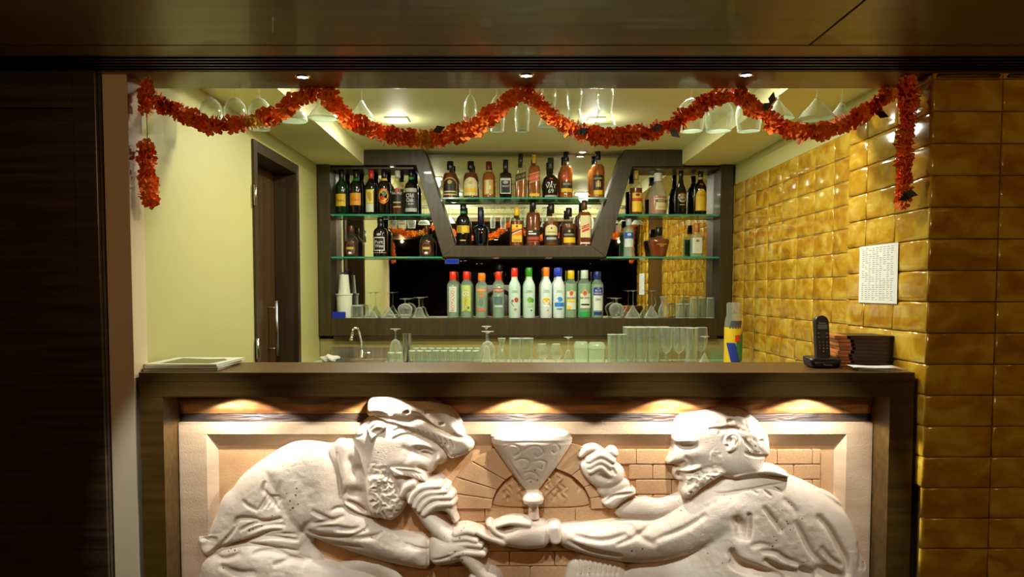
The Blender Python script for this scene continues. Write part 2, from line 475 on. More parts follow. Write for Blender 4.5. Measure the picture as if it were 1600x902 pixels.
def led(px, py, label, x=None, y=None, s=0.05):
    yy = y or (Z_CEIL - EYE) * FPX / (453 - py); xx = x if x is not None else (px - PX) * yy / FPX
    e = empty('led_ceiling_panel', (xx, yy, Z_CEIL), label, 'ceiling light', 'led panels of the bar ceiling')
    box('panel_frame', -s-.010, s+.010, -s-.010, s+.010, -0.008, -0.0005, pmat('white_plastic', (0.8, 0.8, 0.75), 0.4), e, 0.002)
    box('diffuser', -s, s, -s, s, -0.010, -0.0082, lamp_led, e)
    lamp_light('lamp', 'AREA', (0, 0, -0.014), P_LED, LED_COL, e, size=2*s)
    lamp_light('ceiling_fill', 'POINT', (0, 0, -0.05), P_LED * .15, LED_COL, e, size=.045)  # point light added under the panel to brighten the ceiling
    return e
led(623, 190, 'square lit led panel in the bar ceiling above the left garland')
led(930, 189, 'square lit led panel in the bar ceiling behind the hanging hurricane glasses', s=.035)
led(0, 0, 'square led panel hidden behind the soffit at the left', x=-0.50, y=3.25, s=.07)
led(0, 0, 'square led panel hidden behind the soffit at the right', x=0.72, y=3.25, s=.07)
downlight((.50, 5.28, Z_CEIL), .035, 'lit downlight in the bar ceiling above the right end of the centre shelf', P_HUTCH, (1.0, .97, .85), spot=2.4)
downlight((1.95, 1.15, Z_SOF), .018, 'downlight of the dark room in front of the tiled pillar', P_PILLAR, (1.0, .68, .38), group='dark room downlights', spot=2.7, blend=1.0)
downlight((-1.20, 1.30, Z_SOF), .018, 'downlight of the dark room in front of the left pillar', P_PILLAR * .35, (1.0, .72, .42), group='dark room downlights', spot=2.4, blend=1.0)
# ================================================================== BAR COUNTER
bar = empty('bar_counter', (0, Y_FRONT, 0), 'dark wooden bar counter framing the carved relief', 'bar counter')
cxl, cxr = at(217, 600, Y_FRONT).x, X_COL - 0.012
ixl, ixr = at(256, 700, Y_FRONT).x, at(1389, 700, Y_FRONT).x
z_f = at(800, 620.5, Y_FRONT).z
box('worktop', cxl, cxr, 0.0, 0.37, Z_TOP - 0.03, Z_TOP, wood_counter, bar, 0.0015)
box('front_board', cxl, cxr, 0.001, 0.020, z_f, Z_TOP - 0.0305, wood_counter, bar, 0.001)
box('side_post', cxl, ixl, 0.001, 0.16, 0.0, z_f - 0.0005, wood_counter, bar, 0.001)
box('side_post', ixr, cxr, 0.001, 0.16, 0.0, z_f - 0.0005, wood_counter, bar, 0.001)
box('lamp_board', ixl, ixr, 0.021, 0.18, z_f + 0.022, Z_TOP - 0.0305, wood_counter, bar)
box('plinth', ixl, ixr, 0.001, 0.10, 0.0, 0.10, wood_counter, bar, 0.001)
box('back_panel', cxl, cxr, 0.185, 0.20, 0.0, Z_TOP - 0.0305, wood_dark, bar)

# ================================================================== BOTTLE DISPLAY (hutch)
hut = empty('bottle_display', (0, Y_H, 0), 'dark wooden mirrored bottle display with glass shelves on the back wall', 'display cabinet')
dep = Y_M - Y_H - 0.004
hp = lambda px, py: ((lambda v: (v.x, v.z))(at(px, py, Y_H)))
xa, xb = hp(497, 400)[0], hp(516.5, 400)[0]
xc, xd = hp(1124.6, 400)[0], min(hp(1146, 400)[0], X_RW - 0.006)
z_b0, z_b1 = hp(800, 525)[1], hp(800, 497.5)[1]
box('side_panel', xa, xb, 0, dep, z_b0, Z_SIDE - 0.004, wood_hutch, hut, 0.002)
box('side_panel', xc, xd, 0, dep, z_b0, Z_SIDE - 0.004, wood_hutch, hut, 0.002)
box('base_board', xb + 0.0005, xc - 0.0005, 0, dep, z_b0, z_b1, wood_hutch, hut, 0.002)
zb = hp(800, 263)[1]
for x0, x1 in ((xb + .0005, hp(645, 260)[0]), (hp(990, 260)[0], xc - .0005)):
    box('top_rail', x0, x1, 0.03, dep, zb, zb + 0.012, wood_hutch, hut)
# the stepped trapezoid frame in the middle: boxes at the top, slanting boards, bottom board
zt = Z_CEIL - 0.004
A, B, C, D = hp(650, 258), hp(691.6, 401.5), hp(663.5, 237), hp(711.6, 384)
E, F, G, H = hp(988, 260), hp(947, 401.5), hp(976, 236), hp(923, 384)
xbl, xbr = hp(567.5, 250)[0] + 0.003, hp(1070.5, 250)[0] - 0.003
tl = prism('box_rail', [(xbl, zt), (C[0], zt), (A[0] + .004, A[1]), (xbl, A[1])], 0, dep, wood_hutch, hut, 0.002)
tr_ = prism('box_rail', [(G[0], zt), (xbr, zt), (xbr, E[1]), (E[0] - .004, E[1])], 0, dep, wood_hutch, hut, 0.002)
prism('slanting_board', [(A[0], A[1] - .0005), (C[0], zt), (D[0], D[1]), (B[0], B[1])], 0.0005, dep, wood_hutch, hut, 0.002)
prism('slanting_board', [(E[0], E[1] - .0005), (G[0], zt), (H[0], H[1]), (F[0], F[1])], 0.0005, dep, wood_hutch, hut, 0.002)
prism('bottom_board', [(D[0] + .0005, D[1]), (H[0] - .0005, H[1]), (F[0] - .001, F[1]), (B[0] + .001, B[1])], 0, dep, wood_hutch, hut, 0.002)
def gshelf(x0, x1, z, y0=0.012):
    g = box('glass_shelf', x0, x1, y0 + 0.0015, dep - 0.002, z - 0.010, z, shelf_glass, hut)
    box('shelf_edge', x0, x1, y0, y0 + 0.0012, z - 0.010, z, edge_glass, g)
    for xx in (x0 + 0.006, x1 - 0.006):
        for yy in (0.035, dep - 0.03):
            lathe('shelf_pin', [(0.005, -0.014), (0.005, -0.0105)], chrome, g, 8, loc=(xx, yy, z))
    return g
Z_S1 = hp(800, 401)[1]; Z_S2 = hp(800, 334.5)[1]; Z_S3 = hp(800, 308.5)[1]; Z_S0 = z_b1; Z_TB = D[1]
gshelf(xb + .002, B[0] - 0.003, Z_S1); gshelf(F[0] + 0.003, xc - .002, Z_S1)
gshelf(xb + .002, hp(672, 337)[0], Z_S2); gshelf(hp(966, 337)[0], xc - .002, Z_S2)
gshelf(hp(688, 310)[0] + .004, hp(950.5, 310)[0] - .004, Z_S3, 0.004)
# mirror behind it all
mir = box('mirror', xb - 0.012, xc + 0.012, dep + 0.0005, dep + 0.005, z_b0 + 0.01, zt, mirror_m, hut)
# spots of the display
def mini(px, z, label, power, y=0.07):
    p = at(px, 300, Y_H + y)
    downlight((p.x, Y_H + y, z), 0.022, label, power, (1.0, 0.95, 0.85), 'display spots', spot=2.2, blend=0.7)
mini(613, A[1], 'small chrome display spot above the upper left bottles', P_HUTCH)
mini(1028, E[1], 'small chrome display spot above the upper right bottles', P_HUTCH)
mini(775, F[1], 'small lit spot under the slanting display, above the orange-capped bottle', P_TRAP, 0.10)
mini(858, F[1], 'small lit spot under the slanting display, above the frosted bottles', P_TRAP, 0.10)

# ================================================================== BACK COUNTER
Z_BC = 0.93
bc = empty('back_counter', (0, 4.62, 0), 'low back counter with steel top under the bottle display', 'counter')
box('counter_body', X_LW + 0.004, X_RW - 0.008, 0.03, 0.60, 0.0, Z_BC - 0.03, wood_hutch, bc)
box('counter_top', X_LW + 0.004, X_RW - 0.008, 0.0, 0.60, Z_BC - 0.029, Z_BC, pmat('pale_stone_top', (0.62, 0.64, 0.45), 0.35), bc, 0.003)
box('splash_panel', X_LW + 0.004, X_RW - 0.008, 0.601, 0.615, Z_BC - 0.03, z_b0 - 0.022, pmat('olive_panel', (0.30, 0.26, 0.085), 0.45), bc)
box('dark_strip', X_LW + 0.1, X_RW - 0.10, 0.57, 0.60, z_b0 - 0.020, z_b0 - 0.002, wood_dark, bc)
# sink with backsplash and tap
sx0, sx1 = at(513, 560, 5.1).x, at(605, 560, 5.1).x
sk = empty('sink', ((sx0 + sx1) / 2, 5.0, Z_BC), 'stainless steel sink with upstand at the left of the back counter', 'sink')
hw = (sx1 - sx0) / 2
box('rim', -hw, hw, -0.24, -0.20, 0.0005, 0.012, steel, sk, 0.003)
box('rim', -hw, -hw + 0.03, -0.20, 0.10, 0.0005, 0.012, steel, sk, 0.003)
box('rim', hw - 0.03, hw, -0.20, 0.10, 0.0005, 0.012, steel, sk, 0.003)
box('rim', -hw, hw, 0.10, 0.17, 0.0005, 0.012, steel, sk, 0.003)
box('basin', -hw + 0.03, hw - 0.03, -0.20, 0.10, 0.0005, 0.003, steel, sk)
box('upstand', -hw, hw, 0.17, 0.18, 0.0005, 0.085, steel, sk, 0.002)
tx = at(565, 560, 5.12).x
tp = empty('tap', (tx, 5.13, Z_BC + 0.012), 'chrome swan-neck mixer tap standing on the sink rim', 'tap')
lathe('tap_body', [(0.020, 0.001), (0.020, 0.01), (0.014, 0.018), (0.014, 0.055), (0.011, 0.06)], chrome, tp, 16)
arc = [(0, 0, 0.055), (-0.002, -0.005, 0.12), (-0.010, -0.02, 0.165)]
for k in range(8):
    a = math.pi * k / 7
    arc.append((-0.030 + 0.020 * math.cos(a) , -0.03 - 0.02 * k / 7, 0.175 + 0.028 * math.sin(a)))
arc.append((-0.054, -0.055, 0.145))
tube('spout', arc, 0.0085, chrome, tp, 10)
tube('nozzle', [(-0.053, -0.053, 0.150), (-0.057, -0.057, 0.122)], 0.011, chrome, tp, 10)
tube('lever', [(0.012, 0, 0.038), (0.062, -0.004, 0.038)], 0.010, chrome, tp, 10)
# ================================================================== LETTERING (built-in font turned into flat meshes)
TXT = {}
def text2d(s):
    """flat triangles of a word, scaled to capital height 1 and centred"""
    if s in TXT: return TXT[s]
    c = bpy.data.curves.new('t', 'FONT'); c.body = s; c.size = 1.0; c.resolution_u = 2
    o = bpy.data.objects.new('t', c); COL.objects.link(o)
    dg = bpy.context.evaluated_depsgraph_get()
    me = bpy.data.meshes.new_from_object(o.evaluated_get(dg))
    v = np.array([tuple(p.co)[:2] for p in me.vertices]); f = [tuple(p.vertices) for p in me.polygons]
    bpy.data.objects.remove(o); bpy.data.curves.remove(c); bpy.data.meshes.remove(me)
    v[:, 0] -= (v[:, 0].min() + v[:, 0].max()) / 2
    h = v[:, 1].max() - v[:, 1].min(); v[:, 1] -= (v[:, 1].min() + v[:, 1].max()) / 2
    v /= h
    TXT[s] = (v, f); return TXT[s]
for s_ in ('VAT', '69', 'BACARDI', 'SMIRNOFF', 'BLUE', 'RIBAND', 'GIN', 'THE', 'ROMANOV', 'Old', 'Oak', 'RUM', 'Port', 'Wine', 'Madera', 'Panasonic',
           'VODKA', "JACK DANIEL'S", 'WHISKEY', 'BAILEYS', 'KAHLUA', 'RED LABEL', 'BLACK LABEL', "TEACHER'S", 'BLENDERS', '1', '2', '3', '4', '5', '6', '7', '8', '9', '0'):
    text2d(s_)

# ================================================================== BOTTLES
# outlines: (radius / half width, height / total height)
PROF = {
 'wine':   ([(.92, 0), (1, .012), (1, .60), (.97, .65), (.84, .70), (.52, .755), (.40, .79), (.36, .84), (.36, .985), (.33, .99)], .80, 1.06),
 'port':   ([(.92, 0), (1, .012), (1, .58), (.96, .64), (.80, .70), (.55, .735), (.44, .76), (.40, .82), (.38, .90), (.38, .99)], .84, 1.10),
 'whisky': ([(.94, 0), (1, .012), (1, .56), (.97, .62), (.86, .67), (.60, .715), (.40, .745), (.38, .79), (.38, .98)], .80, 1.12),
 'dome':   ([(.92, 0), (1, .02), (1, .50), (.97, .57), (.87, .64), (.68, .70), (.45, .735), (.38, .76), (.36, .80), (.36, .98)], .77, 1.12),
 'square': ([(.96, 0), (1, .010), (1, .645), (.97, .675), (.80, .725), (.50, .765), (.36, .79), (.35, .98)], .80, 1.12),
 'jack':   ([(.96, 0), (1, .012), (1, .595), (.96, .63), (.62, .665), (.40, .69), (.36, .72), (.34, .98)], .74, 1.25),
 'vat':    ([(.80, 0), (.86, .012), (.92, .15), (1, .38), (.99, .43), (.90, .49), (.62, .545), (.40, .585), (.34, .65), (.32, .98)], .72, 1.18),
 'maker':  ([(.84, 0), (.88, .012), (.95, .22), (1, .40), (.98, .45), (.86, .49), (.48, .525), (.34, .55), (.30, .62), (.28, .98)], .58, 1.14),
 'squat':  ([(.90, 0), (1, .03), (1, .42), (.95, .52), (.80, .60), (.56, .65), (.34, .69), (.27, .76), (.25, .98)], .80, 1.25),
 'vodka':  ([(.95, 0), (1, .012), (1, .685), (.96, .725), (.78, .765), (.60, .79), (.54, .82), (.52, .98)], .825, 1.06),
 'frost':  ([(.96, 0), (1, .012), (1, .60), (.96, .65), (.78, .71), (.56, .76), (.50, .80), (.48, .98)], .82, 1.06),
 'cone':   ([(.94, 0), (1, .02), (1, .42), (.96, .50), (.80, .60), (.60, .70), (.44, .78), (.38, .84), (.36, .98)], .80, 1.10),
 'cream':  ([(.90, 0), (1, .015), (1, .36), (.99, .46), (.90, .55), (.72, .62), (.52, .69), (.42, .75), (.36, .85), (.36, .98)], .86, 1.08),
 'coffee': ([(.94, 0), (1, .012), (1, .58), (.97, .64), (.82, .70), (.56, .74), (.42, .78), (.38, .85), (.37, .98)], .87, 1.10),
 'decanter': ([(.66, 0), (.72, .02), (.84, .25), (1, .50), (.99, .56), (.90, .61), (.60, .655), (.30, .69), (.26, .74), (.26, .98)], .72, 1.18),
}
def radius_at(prof, z):
    for (r0, z0), (r1, z1) in zip(prof, prof[1:]):
        if z0 <= z <= z1 and z1 > z0: return r0 + (r1 - r0) * (z - z0) / (z1 - z0)
    return prof[-1][0]

def bottle(label, px, shelf_z, top_py, wpx, kind, glass, cap, layers=(), liq=None, fill=0.62, n=2.0, dy=1.0, y=0.075, group=None, base_py=None, name='bottle', cat='bottle', neck=None):
    """a bottle standing on a display shelf: glass body, cap, liquid, labels (> lettering)"""
    Y = Y_H + y
    p = at(px, 400, Y)
    H_ = at(px, top_py, Y).z - shelf_z
    W = wpx * Y / FPX / 2
    prof0, zc, capk = PROF[kind]
    loc = (p.x, Y, shelf_z + 0.0006)
    e = empty(name, loc, label, cat, group)
    prof = [(r * W, z * H_) for r, z in prof0]
    lathe('body', [(0.0001, prof[0][1])] + prof, glass, e, 20, n, dy)
    rc = radius_at(prof0, zc) * W * capk
    cr = rc if kind != 'maker' else rc
    lathe('cap', [(cr * .98, zc * H_), (cr * 1.02, zc * H_ + .002), (cr, H_ - .003), (cr * .9, H_), (0.0001, H_)], cap, e, 16, 2.0)
    if neck: lathe('neck_band', [(radius_at(prof0, zc - .05) * W * 1.06, (zc - .055) * H_), (radius_at(prof0, zc - .01) * W * 1.06, (zc - .002) * H_)], cmat(neck), e, 16, 2.0)
    if liq is not None:
        lp = [(r * .93, max(z, .004 * H_ + .002)) for r, z in prof if z / H_ <= fill]
        lp.append((radius_at(prof0, fill) * W * .93, fill * H_)); lp.append((0.0001, fill * H_))
        lathe('liquid', [(0.0001, lp[0][1])] + lp, liq, e, 20, n, dy)
    last = None
    for k, ly in enumerate(layers):
        kind_l = ly[0]; off = 0.0007 + 0.0004 * k
        if kind_l == 'rect':      # cx, cz, w, h, colour (w in half widths, heights in bottle heights)
            _, cx, cz, lw, lh, col = ly
            nx = 8
            v2 = [((cx - lw / 2 + lw * i / nx) * W, (cz + (j - .5) * lh) * H_) for j in range(2) for i in range(nx + 1)]
            f2 = [(i, i + 1, nx + 2 + i, nx + 1 + i) for i in range(nx)]
        elif kind_l == 'diag':    # slanting band
            _, cx, cz, lw, lh, sl, col = ly
            nx = 8
            v2 = [((cx - lw / 2 + lw * i / nx) * W, (cz + (j - .5) * lh + sl * (i / nx - .5)) * H_) for j in range(2) for i in range(nx + 1)]
            f2 = [(i, i + 1, nx + 2 + i, nx + 1 + i) for i in range(nx)]
        elif kind_l == 'ell':
            _, cx, cz, lw, lh, col = ly
            q = 20
            v2 = [(cx * W, cz * H_)] + [((cx + lw / 2 * math.cos(2 * math.pi * i / q)) * W, (cz + lh / 2 * math.sin(2 * math.pi * i / q)) * H_) for i in range(q)]
            f2 = [(0, 1 + i, 1 + (i + 1) % q) for i in range(q)]
        elif kind_l == 'arch':    # label with a rounded top
            _, cx, cz, lw, lh, col = ly
            q = 12; b0 = (cz - lh / 2) * H_
            xs_ = [(cx + lw / 2 * math.cos(math.pi * (1 - i / q))) * W for i in range(q + 1)]
            zs_ = [(cz + lh * .12) * H_ + lh * .38 * H_ * math.sin(math.pi * i / q) for i in range(q + 1)]
            v2 = [(x, b0) for x in xs_] + list(zip(xs_, zs_))
            f2 = [(i, i + 1, q + 2 + i, q + 1 + i) for i in range(q)]
        elif kind_l == 'txt':     # string, cx, cz, height, colour, rotation, width limit
            _, s, cx, cz, lh, col, rot, mw = ly
            tv, f2 = text2d(s)
            tv = tv * (lh * H_)
            wmax = mw * W if not rot else mw * H_
            wd = tv[:, 0].max() - tv[:, 0].min()
            if wd > wmax: tv = tv * np.array([wmax / wd, 1.0])
            if rot == 90: tv = np.stack([-tv[:, 1], tv[:, 0]], 1)
            elif rot == -90: tv = np.stack([tv[:, 1], -tv[:, 0]], 1)
            elif rot:
                a = math.radians(rot); tv = np.stack([tv[:, 0] * math.cos(a) - tv[:, 1] * math.sin(a), tv[:, 0] * math.sin(a) + tv[:, 1] * math.cos(a)], 1)
            v2 = [(x + cx * W, z + cz * H_) for x, z in tv]; off += 0.0004
        v3 = []
        for x, z in v2:
            r = radius_at(prof0, z / H_) * W
            t = min(abs(x) / max(r, 1e-5), .985)
            v3.append((x, -(r * dy * (1 - t ** n) ** (1 / n)) - off, z))
        o = mesh('lettering' if kind_l == 'txt' else 'label', v3, f2, cmat(col), last if (kind_l == 'txt' and last) else e)
        if kind_l != 'txt': last = o
    return e

RED, ORANGE, YEL, GOLD, CREAM, WHITE, BLACK = (.62, .03, .015), (.85, .20, .015), (.80, .52, .02), (.55, .36, .06), (.72, .66, .32), (.80, .80, .70), (.008, .007, .006)
BROWN, BLUE, GREEN, SILVER = (.12, .035, .012), (.012, .03, .24), (.02, .22, .02), (.45, .46, .42)
AMB = liquid('amber_whisky', (.62, .17, .012), .55); DAMB = liquid('dark_amber_whisky', (.26, .048, .006), .60); GOLDL = liquid('golden_spirit', (.60, .22, .02), .6)
PEACH = liquid('peach_liqueur', (.62, .20, .05), .75); WATER = liquid('clear_spirit', (.80, .95, .84), .22); RUM = liquid('dark_rum', (.06, .012, .003), .85)  # pale body of the clear spirit stands in for refracted light
GRN = liquid('pale_green_spirit', (.55, .82, .55), .40)
capk = lambda c: cmat(c, .25)
G_UL, G_ML, G_CT, G_CB, G_UR, G_MR, G_B = 'bottles on the upper left shelf', 'bottles on the lower left shelf', 'bottles on the centre glass shelf', 'bottles in the centre frame', 'bottles on the upper right shelf', 'bottles on the lower right shelf', 'vodka, rum and gin bottles on the base board'

# upper left shelf
bottle('green wine bottle with yellow label, leftmost on the upper left shelf', 535, Z_S2, 265.5, 19, 'wine', deepgreen_glass, capk(BLACK), [('rect', -.05, .32, 1.6, .27, YEL), ('txt', 'Madera', -.05, .31, .06, BROWN, 0, 1.3)], group=G_UL)
bottle('wine bottle with orange label and green neck on the upper left shelf', 557.5, Z_S2, 265.5, 20, 'wine', dark_glass, capk(BLACK), [('rect', -.05, .34, 1.7, .27, (.80, .36, .015)), ('txt', 'Madera', -.05, .33, .06, RED, 0, 1.3)], group=G_UL, neck=(.01, .22, .04))
bottle('dark wine bottle with red capsule and tall yellow and white label', 581, Z_S2, 265.5, 19, 'wine', dark_glass, capk(RED), [('rect', -.15, .40, 1.3, .30, (.82, .70, .10)), ('rect', -.15, .15, 1.3, .19, (.62, .70, .52)), ('ell', -.15, .42, .7, .16, GOLD), ('ell', 0.0, .34, .5, .10, GOLD)], group=G_UL)
bottle('dark bottle with round orange label on the upper left shelf', 601, Z_S2, 265, 20, 'wine', dark_glass, capk(BLACK), [('ell', 0, .40, 1.7, .34, ORANGE), ('ell', 0, .41, 1.4, .26, YEL), ('ell', .15, .46, .7, .12, (.05, .16, .10)), ('ell', -.15, .36, .8, .10, RED)], group=G_UL, neck=YEL)
bottle('clear rum bottle with black label standing under the left display spot', 622, Z_S2, 267, 20, 'port', spirit_glass, capk((.6, .6, .55)), [('rect', 0, .34, 1.7, .36, BLACK), ('ell', 0, .55, .5, .09, RED), ('txt', 'BACARDI', 0, .48, .055, WHITE, 0, 1.5), ('rect', 0, .27, 1.2, .03, GOLD), ('rect', 0, .17, 1.2, .03, GOLD)], liq=RUM, fill=.58, group=G_UL)
bottle('black rum bottle with green neck and silver label beside the slanting board', 643.5, Z_S2, 266, 21, 'port', dark_glass, capk(BLACK), [('rect', 0, .34, 1.7, .50, (.045, .045, .04)), ('rect', 0, .54, 1.7, .08, SILVER), ('rect', 0, .10, 1.7, .08, SILVER), ('txt', 'Old', -.15, .42, .09, WHITE, 0, 1.1), ('txt', 'Oak', -.1, .32, .09, WHITE, 0, 1.1), ('txt', 'RUM', 0, .23, .04, WHITE, 0, .8)], group=G_UL, neck=(.01, .28, .05))
# lower left shelf
for px_, lb in ((549, 'squat brandy bottle with oval label, left on the lower left shelf'), (667, 'squat brandy bottle with oval label beside the slanting board')):
    bottle(lb, px_, Z_S1, 353, 22, 'squat', spirit_glass, capk(BROWN), [('ell', 0, .25, 1.35, .42, (.16, .04, .015)), ('ell', 0, .25, 1.15, .34, (.05, .015, .008)), ('rect', 0, .27, 1.0, .08, GOLD), ('ell', 0, .12, .5, .07, WHITE)], liq=RUM, fill=.50, group=G_ML)
bottle('tall black port wine bottle with framed label on the lower left shelf', 595, Z_S1, 340, 23, 'port', dark_glass, capk(BLACK), [('rect', -.1, .32, 1.45, .34, WHITE), ('rect', -.1, .32, 1.30, .30, BLACK), ('txt', 'Port', -.1, .37, .08, WHITE, 0, 1.1), ('txt', 'Wine', -.1, .27, .08, WHITE, 0, 1.1), ('ell', -.1, .56, .6, .06, SILVER), ('rect', 0, .10, 1.7, .012, SILVER)], group=G_ML)
# centre glass shelf
bottle('whisky bottle with black arched gold-edged label on the centre shelf', 704, Z_S3, 252.5, 24, 'dome', spirit_glass, capk(BLACK), [('arch', 0, .32, 1.8, .46, GOLD), ('arch', 0, .305, 1.65, .42, (.02, .018, .012)), ('ell', 0, .42, .6, .10, GOLD), ('rect', 0, .13, 1.8, .11, CREAM), ('rect', 0, .13, 1.4, .05, (.10, .06, .02))], liq=DAMB, fill=.68, group=G_CT)
bottle('whisky bottle with cream arched label on the centre shelf', 736, Z_S3, 252.5, 24, 'dome', spirit_glass, capk(BLACK), [('arch', 0, .31, 1.75, .48, CREAM), ('rect', 0, .20, 1.75, .12, YEL), ('rect', 0, .08, 1.75, .04, CREAM), ('ell', 0, .40, .5, .07, (.5, .45, .22))], liq=DAMB, fill=.68, group=G_CT)
bottle('amber whisky bottle with maroon cap and gold label on the centre shelf', 764, Z_S3, 253, 21, 'dome', spirit_glass, capk((.10, .012, .008)), [('rect', 0, .29, 1.3, .40, GOLD), ('rect', -.2, .30, .5, .36, CREAM), ('ell', .1, .28, .5, .12, CREAM)], liq=AMB, fill=.68, group=G_CT, neck=GOLD)
bottle('square black whiskey bottle with white-framed black label on the centre shelf', 790, Z_S3, 250, 18.5, 'jack', dark_glass, capk(BLACK), [('rect', 0, .31, 1.7, .40, WHITE), ('rect', 0, .29, 1.5, .32, BLACK), ('ell', 0, .40, .9, .08, SILVER), ('txt', "JACK DANIEL'S", 0, .485, .03, BLACK, 0, 1.4), ('txt', 'WHISKEY', 0, .30, .04, WHITE, 0, 1.2)], n=5, group=G_CT)
bottle('square whisky bottle with slanting dark label and black cap, half full', 813.5, Z_S3, 240.5, 17, 'square', spirit_glass, capk(BLACK), [('diag', 0, .48, 1.8, .15, .07, (.03, .022, .012)), ('diag', 0, .565, 1.8, .012, .07, GOLD), ('diag', 0, .395, 1.8, .012, .07, GOLD), ('txt', 'BLACK LABEL', 0, .48, .05, GOLD, 16, 1.5)], liq=AMB, fill=.50, n=5, group=G_CT)
bottle('square whisky bottle with slanting red label and gold cap', 834.5, Z_S3, 242, 18, 'square', spirit_glass, capk((.70, .45, .03)), [('diag', 0, .47, 1.8, .17, .07, (.75, .08, .015)), ('diag', 0, .565, 1.8, .014, .07, CREAM), ('diag', 0, .375, 1.8, .014, .07, CREAM), ('txt', 'RED LABEL', 0, .47, .05, CREAM, 16, 1.5), ('rect', 0, .07, 1.7, .06, YEL)], liq=AMB, fill=.74, n=5, group=G_CT)
bottle('black bulging whisky bottle with large white number on the centre shelf', 860, Z_S3, 247, 24, 'vat', dark_glass, capk((.03, .03, .028)), [('txt', 'VAT', 0, .285, .10, WHITE, 0, 1.35), ('txt', '69', 0, .165, .10, WHITE, 0, 1.0), ('rect', 0, .045, 1.55, .05, SILVER), ('ell', 0, .47, .45, .04, RED)], group=G_CT)
bottle('whisky bottle with red, black and yellow label on the centre shelf', 884, Z_S3, 238, 21, 'whisky', spirit_glass, capk(BLACK), [('ell', -.25, .46, .9, .16, (.55, .07, .01)), ('rect', .05, .28, 1.6, .14, (.035, .025, .01)), ('txt', "TEACHER'S", .05, .30, .05, CREAM, 0, 1.2), ('rect', .05, .165, 1.6, .08, YEL)], liq=AMB, fill=.70, group=G_CT)
bottle('tall whisky bottle with black label and yellow foot, rightmost on the centre shelf', 933, Z_S3, 235, 22, 'whisky', spirit_glass, capk(BLACK), [('rect', 0, .32, 1.35, .30, (.02, .018, .012)), ('txt', 'BLENDERS', 0, .40, .035, CREAM, 0, 1.1), ('rect', -.25, .28, .2, .11, GOLD), ('rect', 0, .29, .2, .13, CREAM), ('rect', .25, .28, .2, .11, GOLD), ('rect', 0, .11, 1.2, .09, YEL)], liq=AMB, fill=.70, group=G_CT)
# centre frame
bottle('dark rum bottle with rounded yellow label and green neck', 724, Z_TB, 320, 22, 'port', dark_glass, capk(BLACK), [('rect', 0, .40, 1.75, .17, YEL), ('rect', -.45, .40, .6, .15, (.42, .26, .015)), ('ell', 0, .31, .4, .06, GOLD), ('rect', 0, .13, .8, .03, GOLD)], group=G_CB, neck=(.01, .25, .05))
bottle('blue-black bottle with long waxed neck and broad shoulders', 751, Z_TB, 324, 24, 'maker', blue_glass, capk((.006, .009, .035)), [], group=G_CB)
bottle('amber whisky bottle with yellow cap and slanting yellow and orange label', 807.5, Z_TB, 325.5, 21, 'square', spirit_glass, capk(YEL), [('rect', 0, .33, 1.5, .46, YEL), ('rect', 0, .36, 1.5, .18, ORANGE), ('diag', 0, .38, 1.5, .05, .10, BLACK), ('diag', 0, .36, 1.4, .03, .10, CREAM), ('ell', 0, .51, .3, .06, BROWN), ('rect', 0, .15, 1.0, .06, (.5, .25, .02))], liq=DAMB, fill=.66, n=3, group=G_CB)
bottle('dark amber whisky bottle with black label and red band', 833, Z_TB, 313, 22, 'square', spirit_glass, capk(BLACK), [('rect', 0, .28, 1.65, .13, BLACK), ('rect', -.40, .31, .6, .025, WHITE), ('rect', -.15, .26, 1.1, .03, WHITE), ('rect', 0, .16, 1.65, .06, (.40, .05, .02)), ('ell', .3, .37, .3, .05, GOLD), ('rect', 0, .09, 1.6, .02, (.4, .06, .03))], liq=DAMB, fill=.72, n=3.5, group=G_CB)
bottle('whisky bottle with clear shoulder and cream arched label', 861, Z_TB, 318, 23, 'dome', spirit_glass, capk(BLACK), [('arch', 0, .37, 1.6, .24, CREAM), ('rect', 0, .32, 1.1, .025, (.35, .28, .08)), ('ell', 0, .41, .2, .05, BROWN), ('rect', 0, .17, 1.8, .15, (.03, .03, .032)), ('rect', 0, .17, 1.3, .05, SILVER)], liq=DAMB, fill=.58, group=G_CB)
bottle('whisky bottle with black arched label and yellow band', 888.5, Z_TB, 325, 23, 'dome', spirit_glass, capk(BLACK), [('arch', 0, .34, 1.5, .26, BLACK), ('txt', 'BLENDERS', 0, .29, .045, CREAM, 0, 1.3), ('ell', 0, .38, .35, .06, GOLD), ('rect', .05, .15, 1.55, .14, YEL)], liq=DAMB, fill=.58, group=G_CB)
bottle('square whisky bottle with brown cap and cream label with red slanting lettering', 912.5, Z_TB, 313.5, 22, 'square', spirit_glass, capk(BROWN), [('rect', .1, .42, 1.4, .48, CREAM), ('diag', .1, .42, 1.1, .07, .06, RED), ('diag', .1, .34, 1.0, .05, .06, RED), ('txt', 'RED LABEL', .1, .42, .04, CREAM, 14, .9), ('rect', .1, .06, 1.3, .03, WHITE)], liq=DAMB, fill=.74, n=5, group=G_CB)
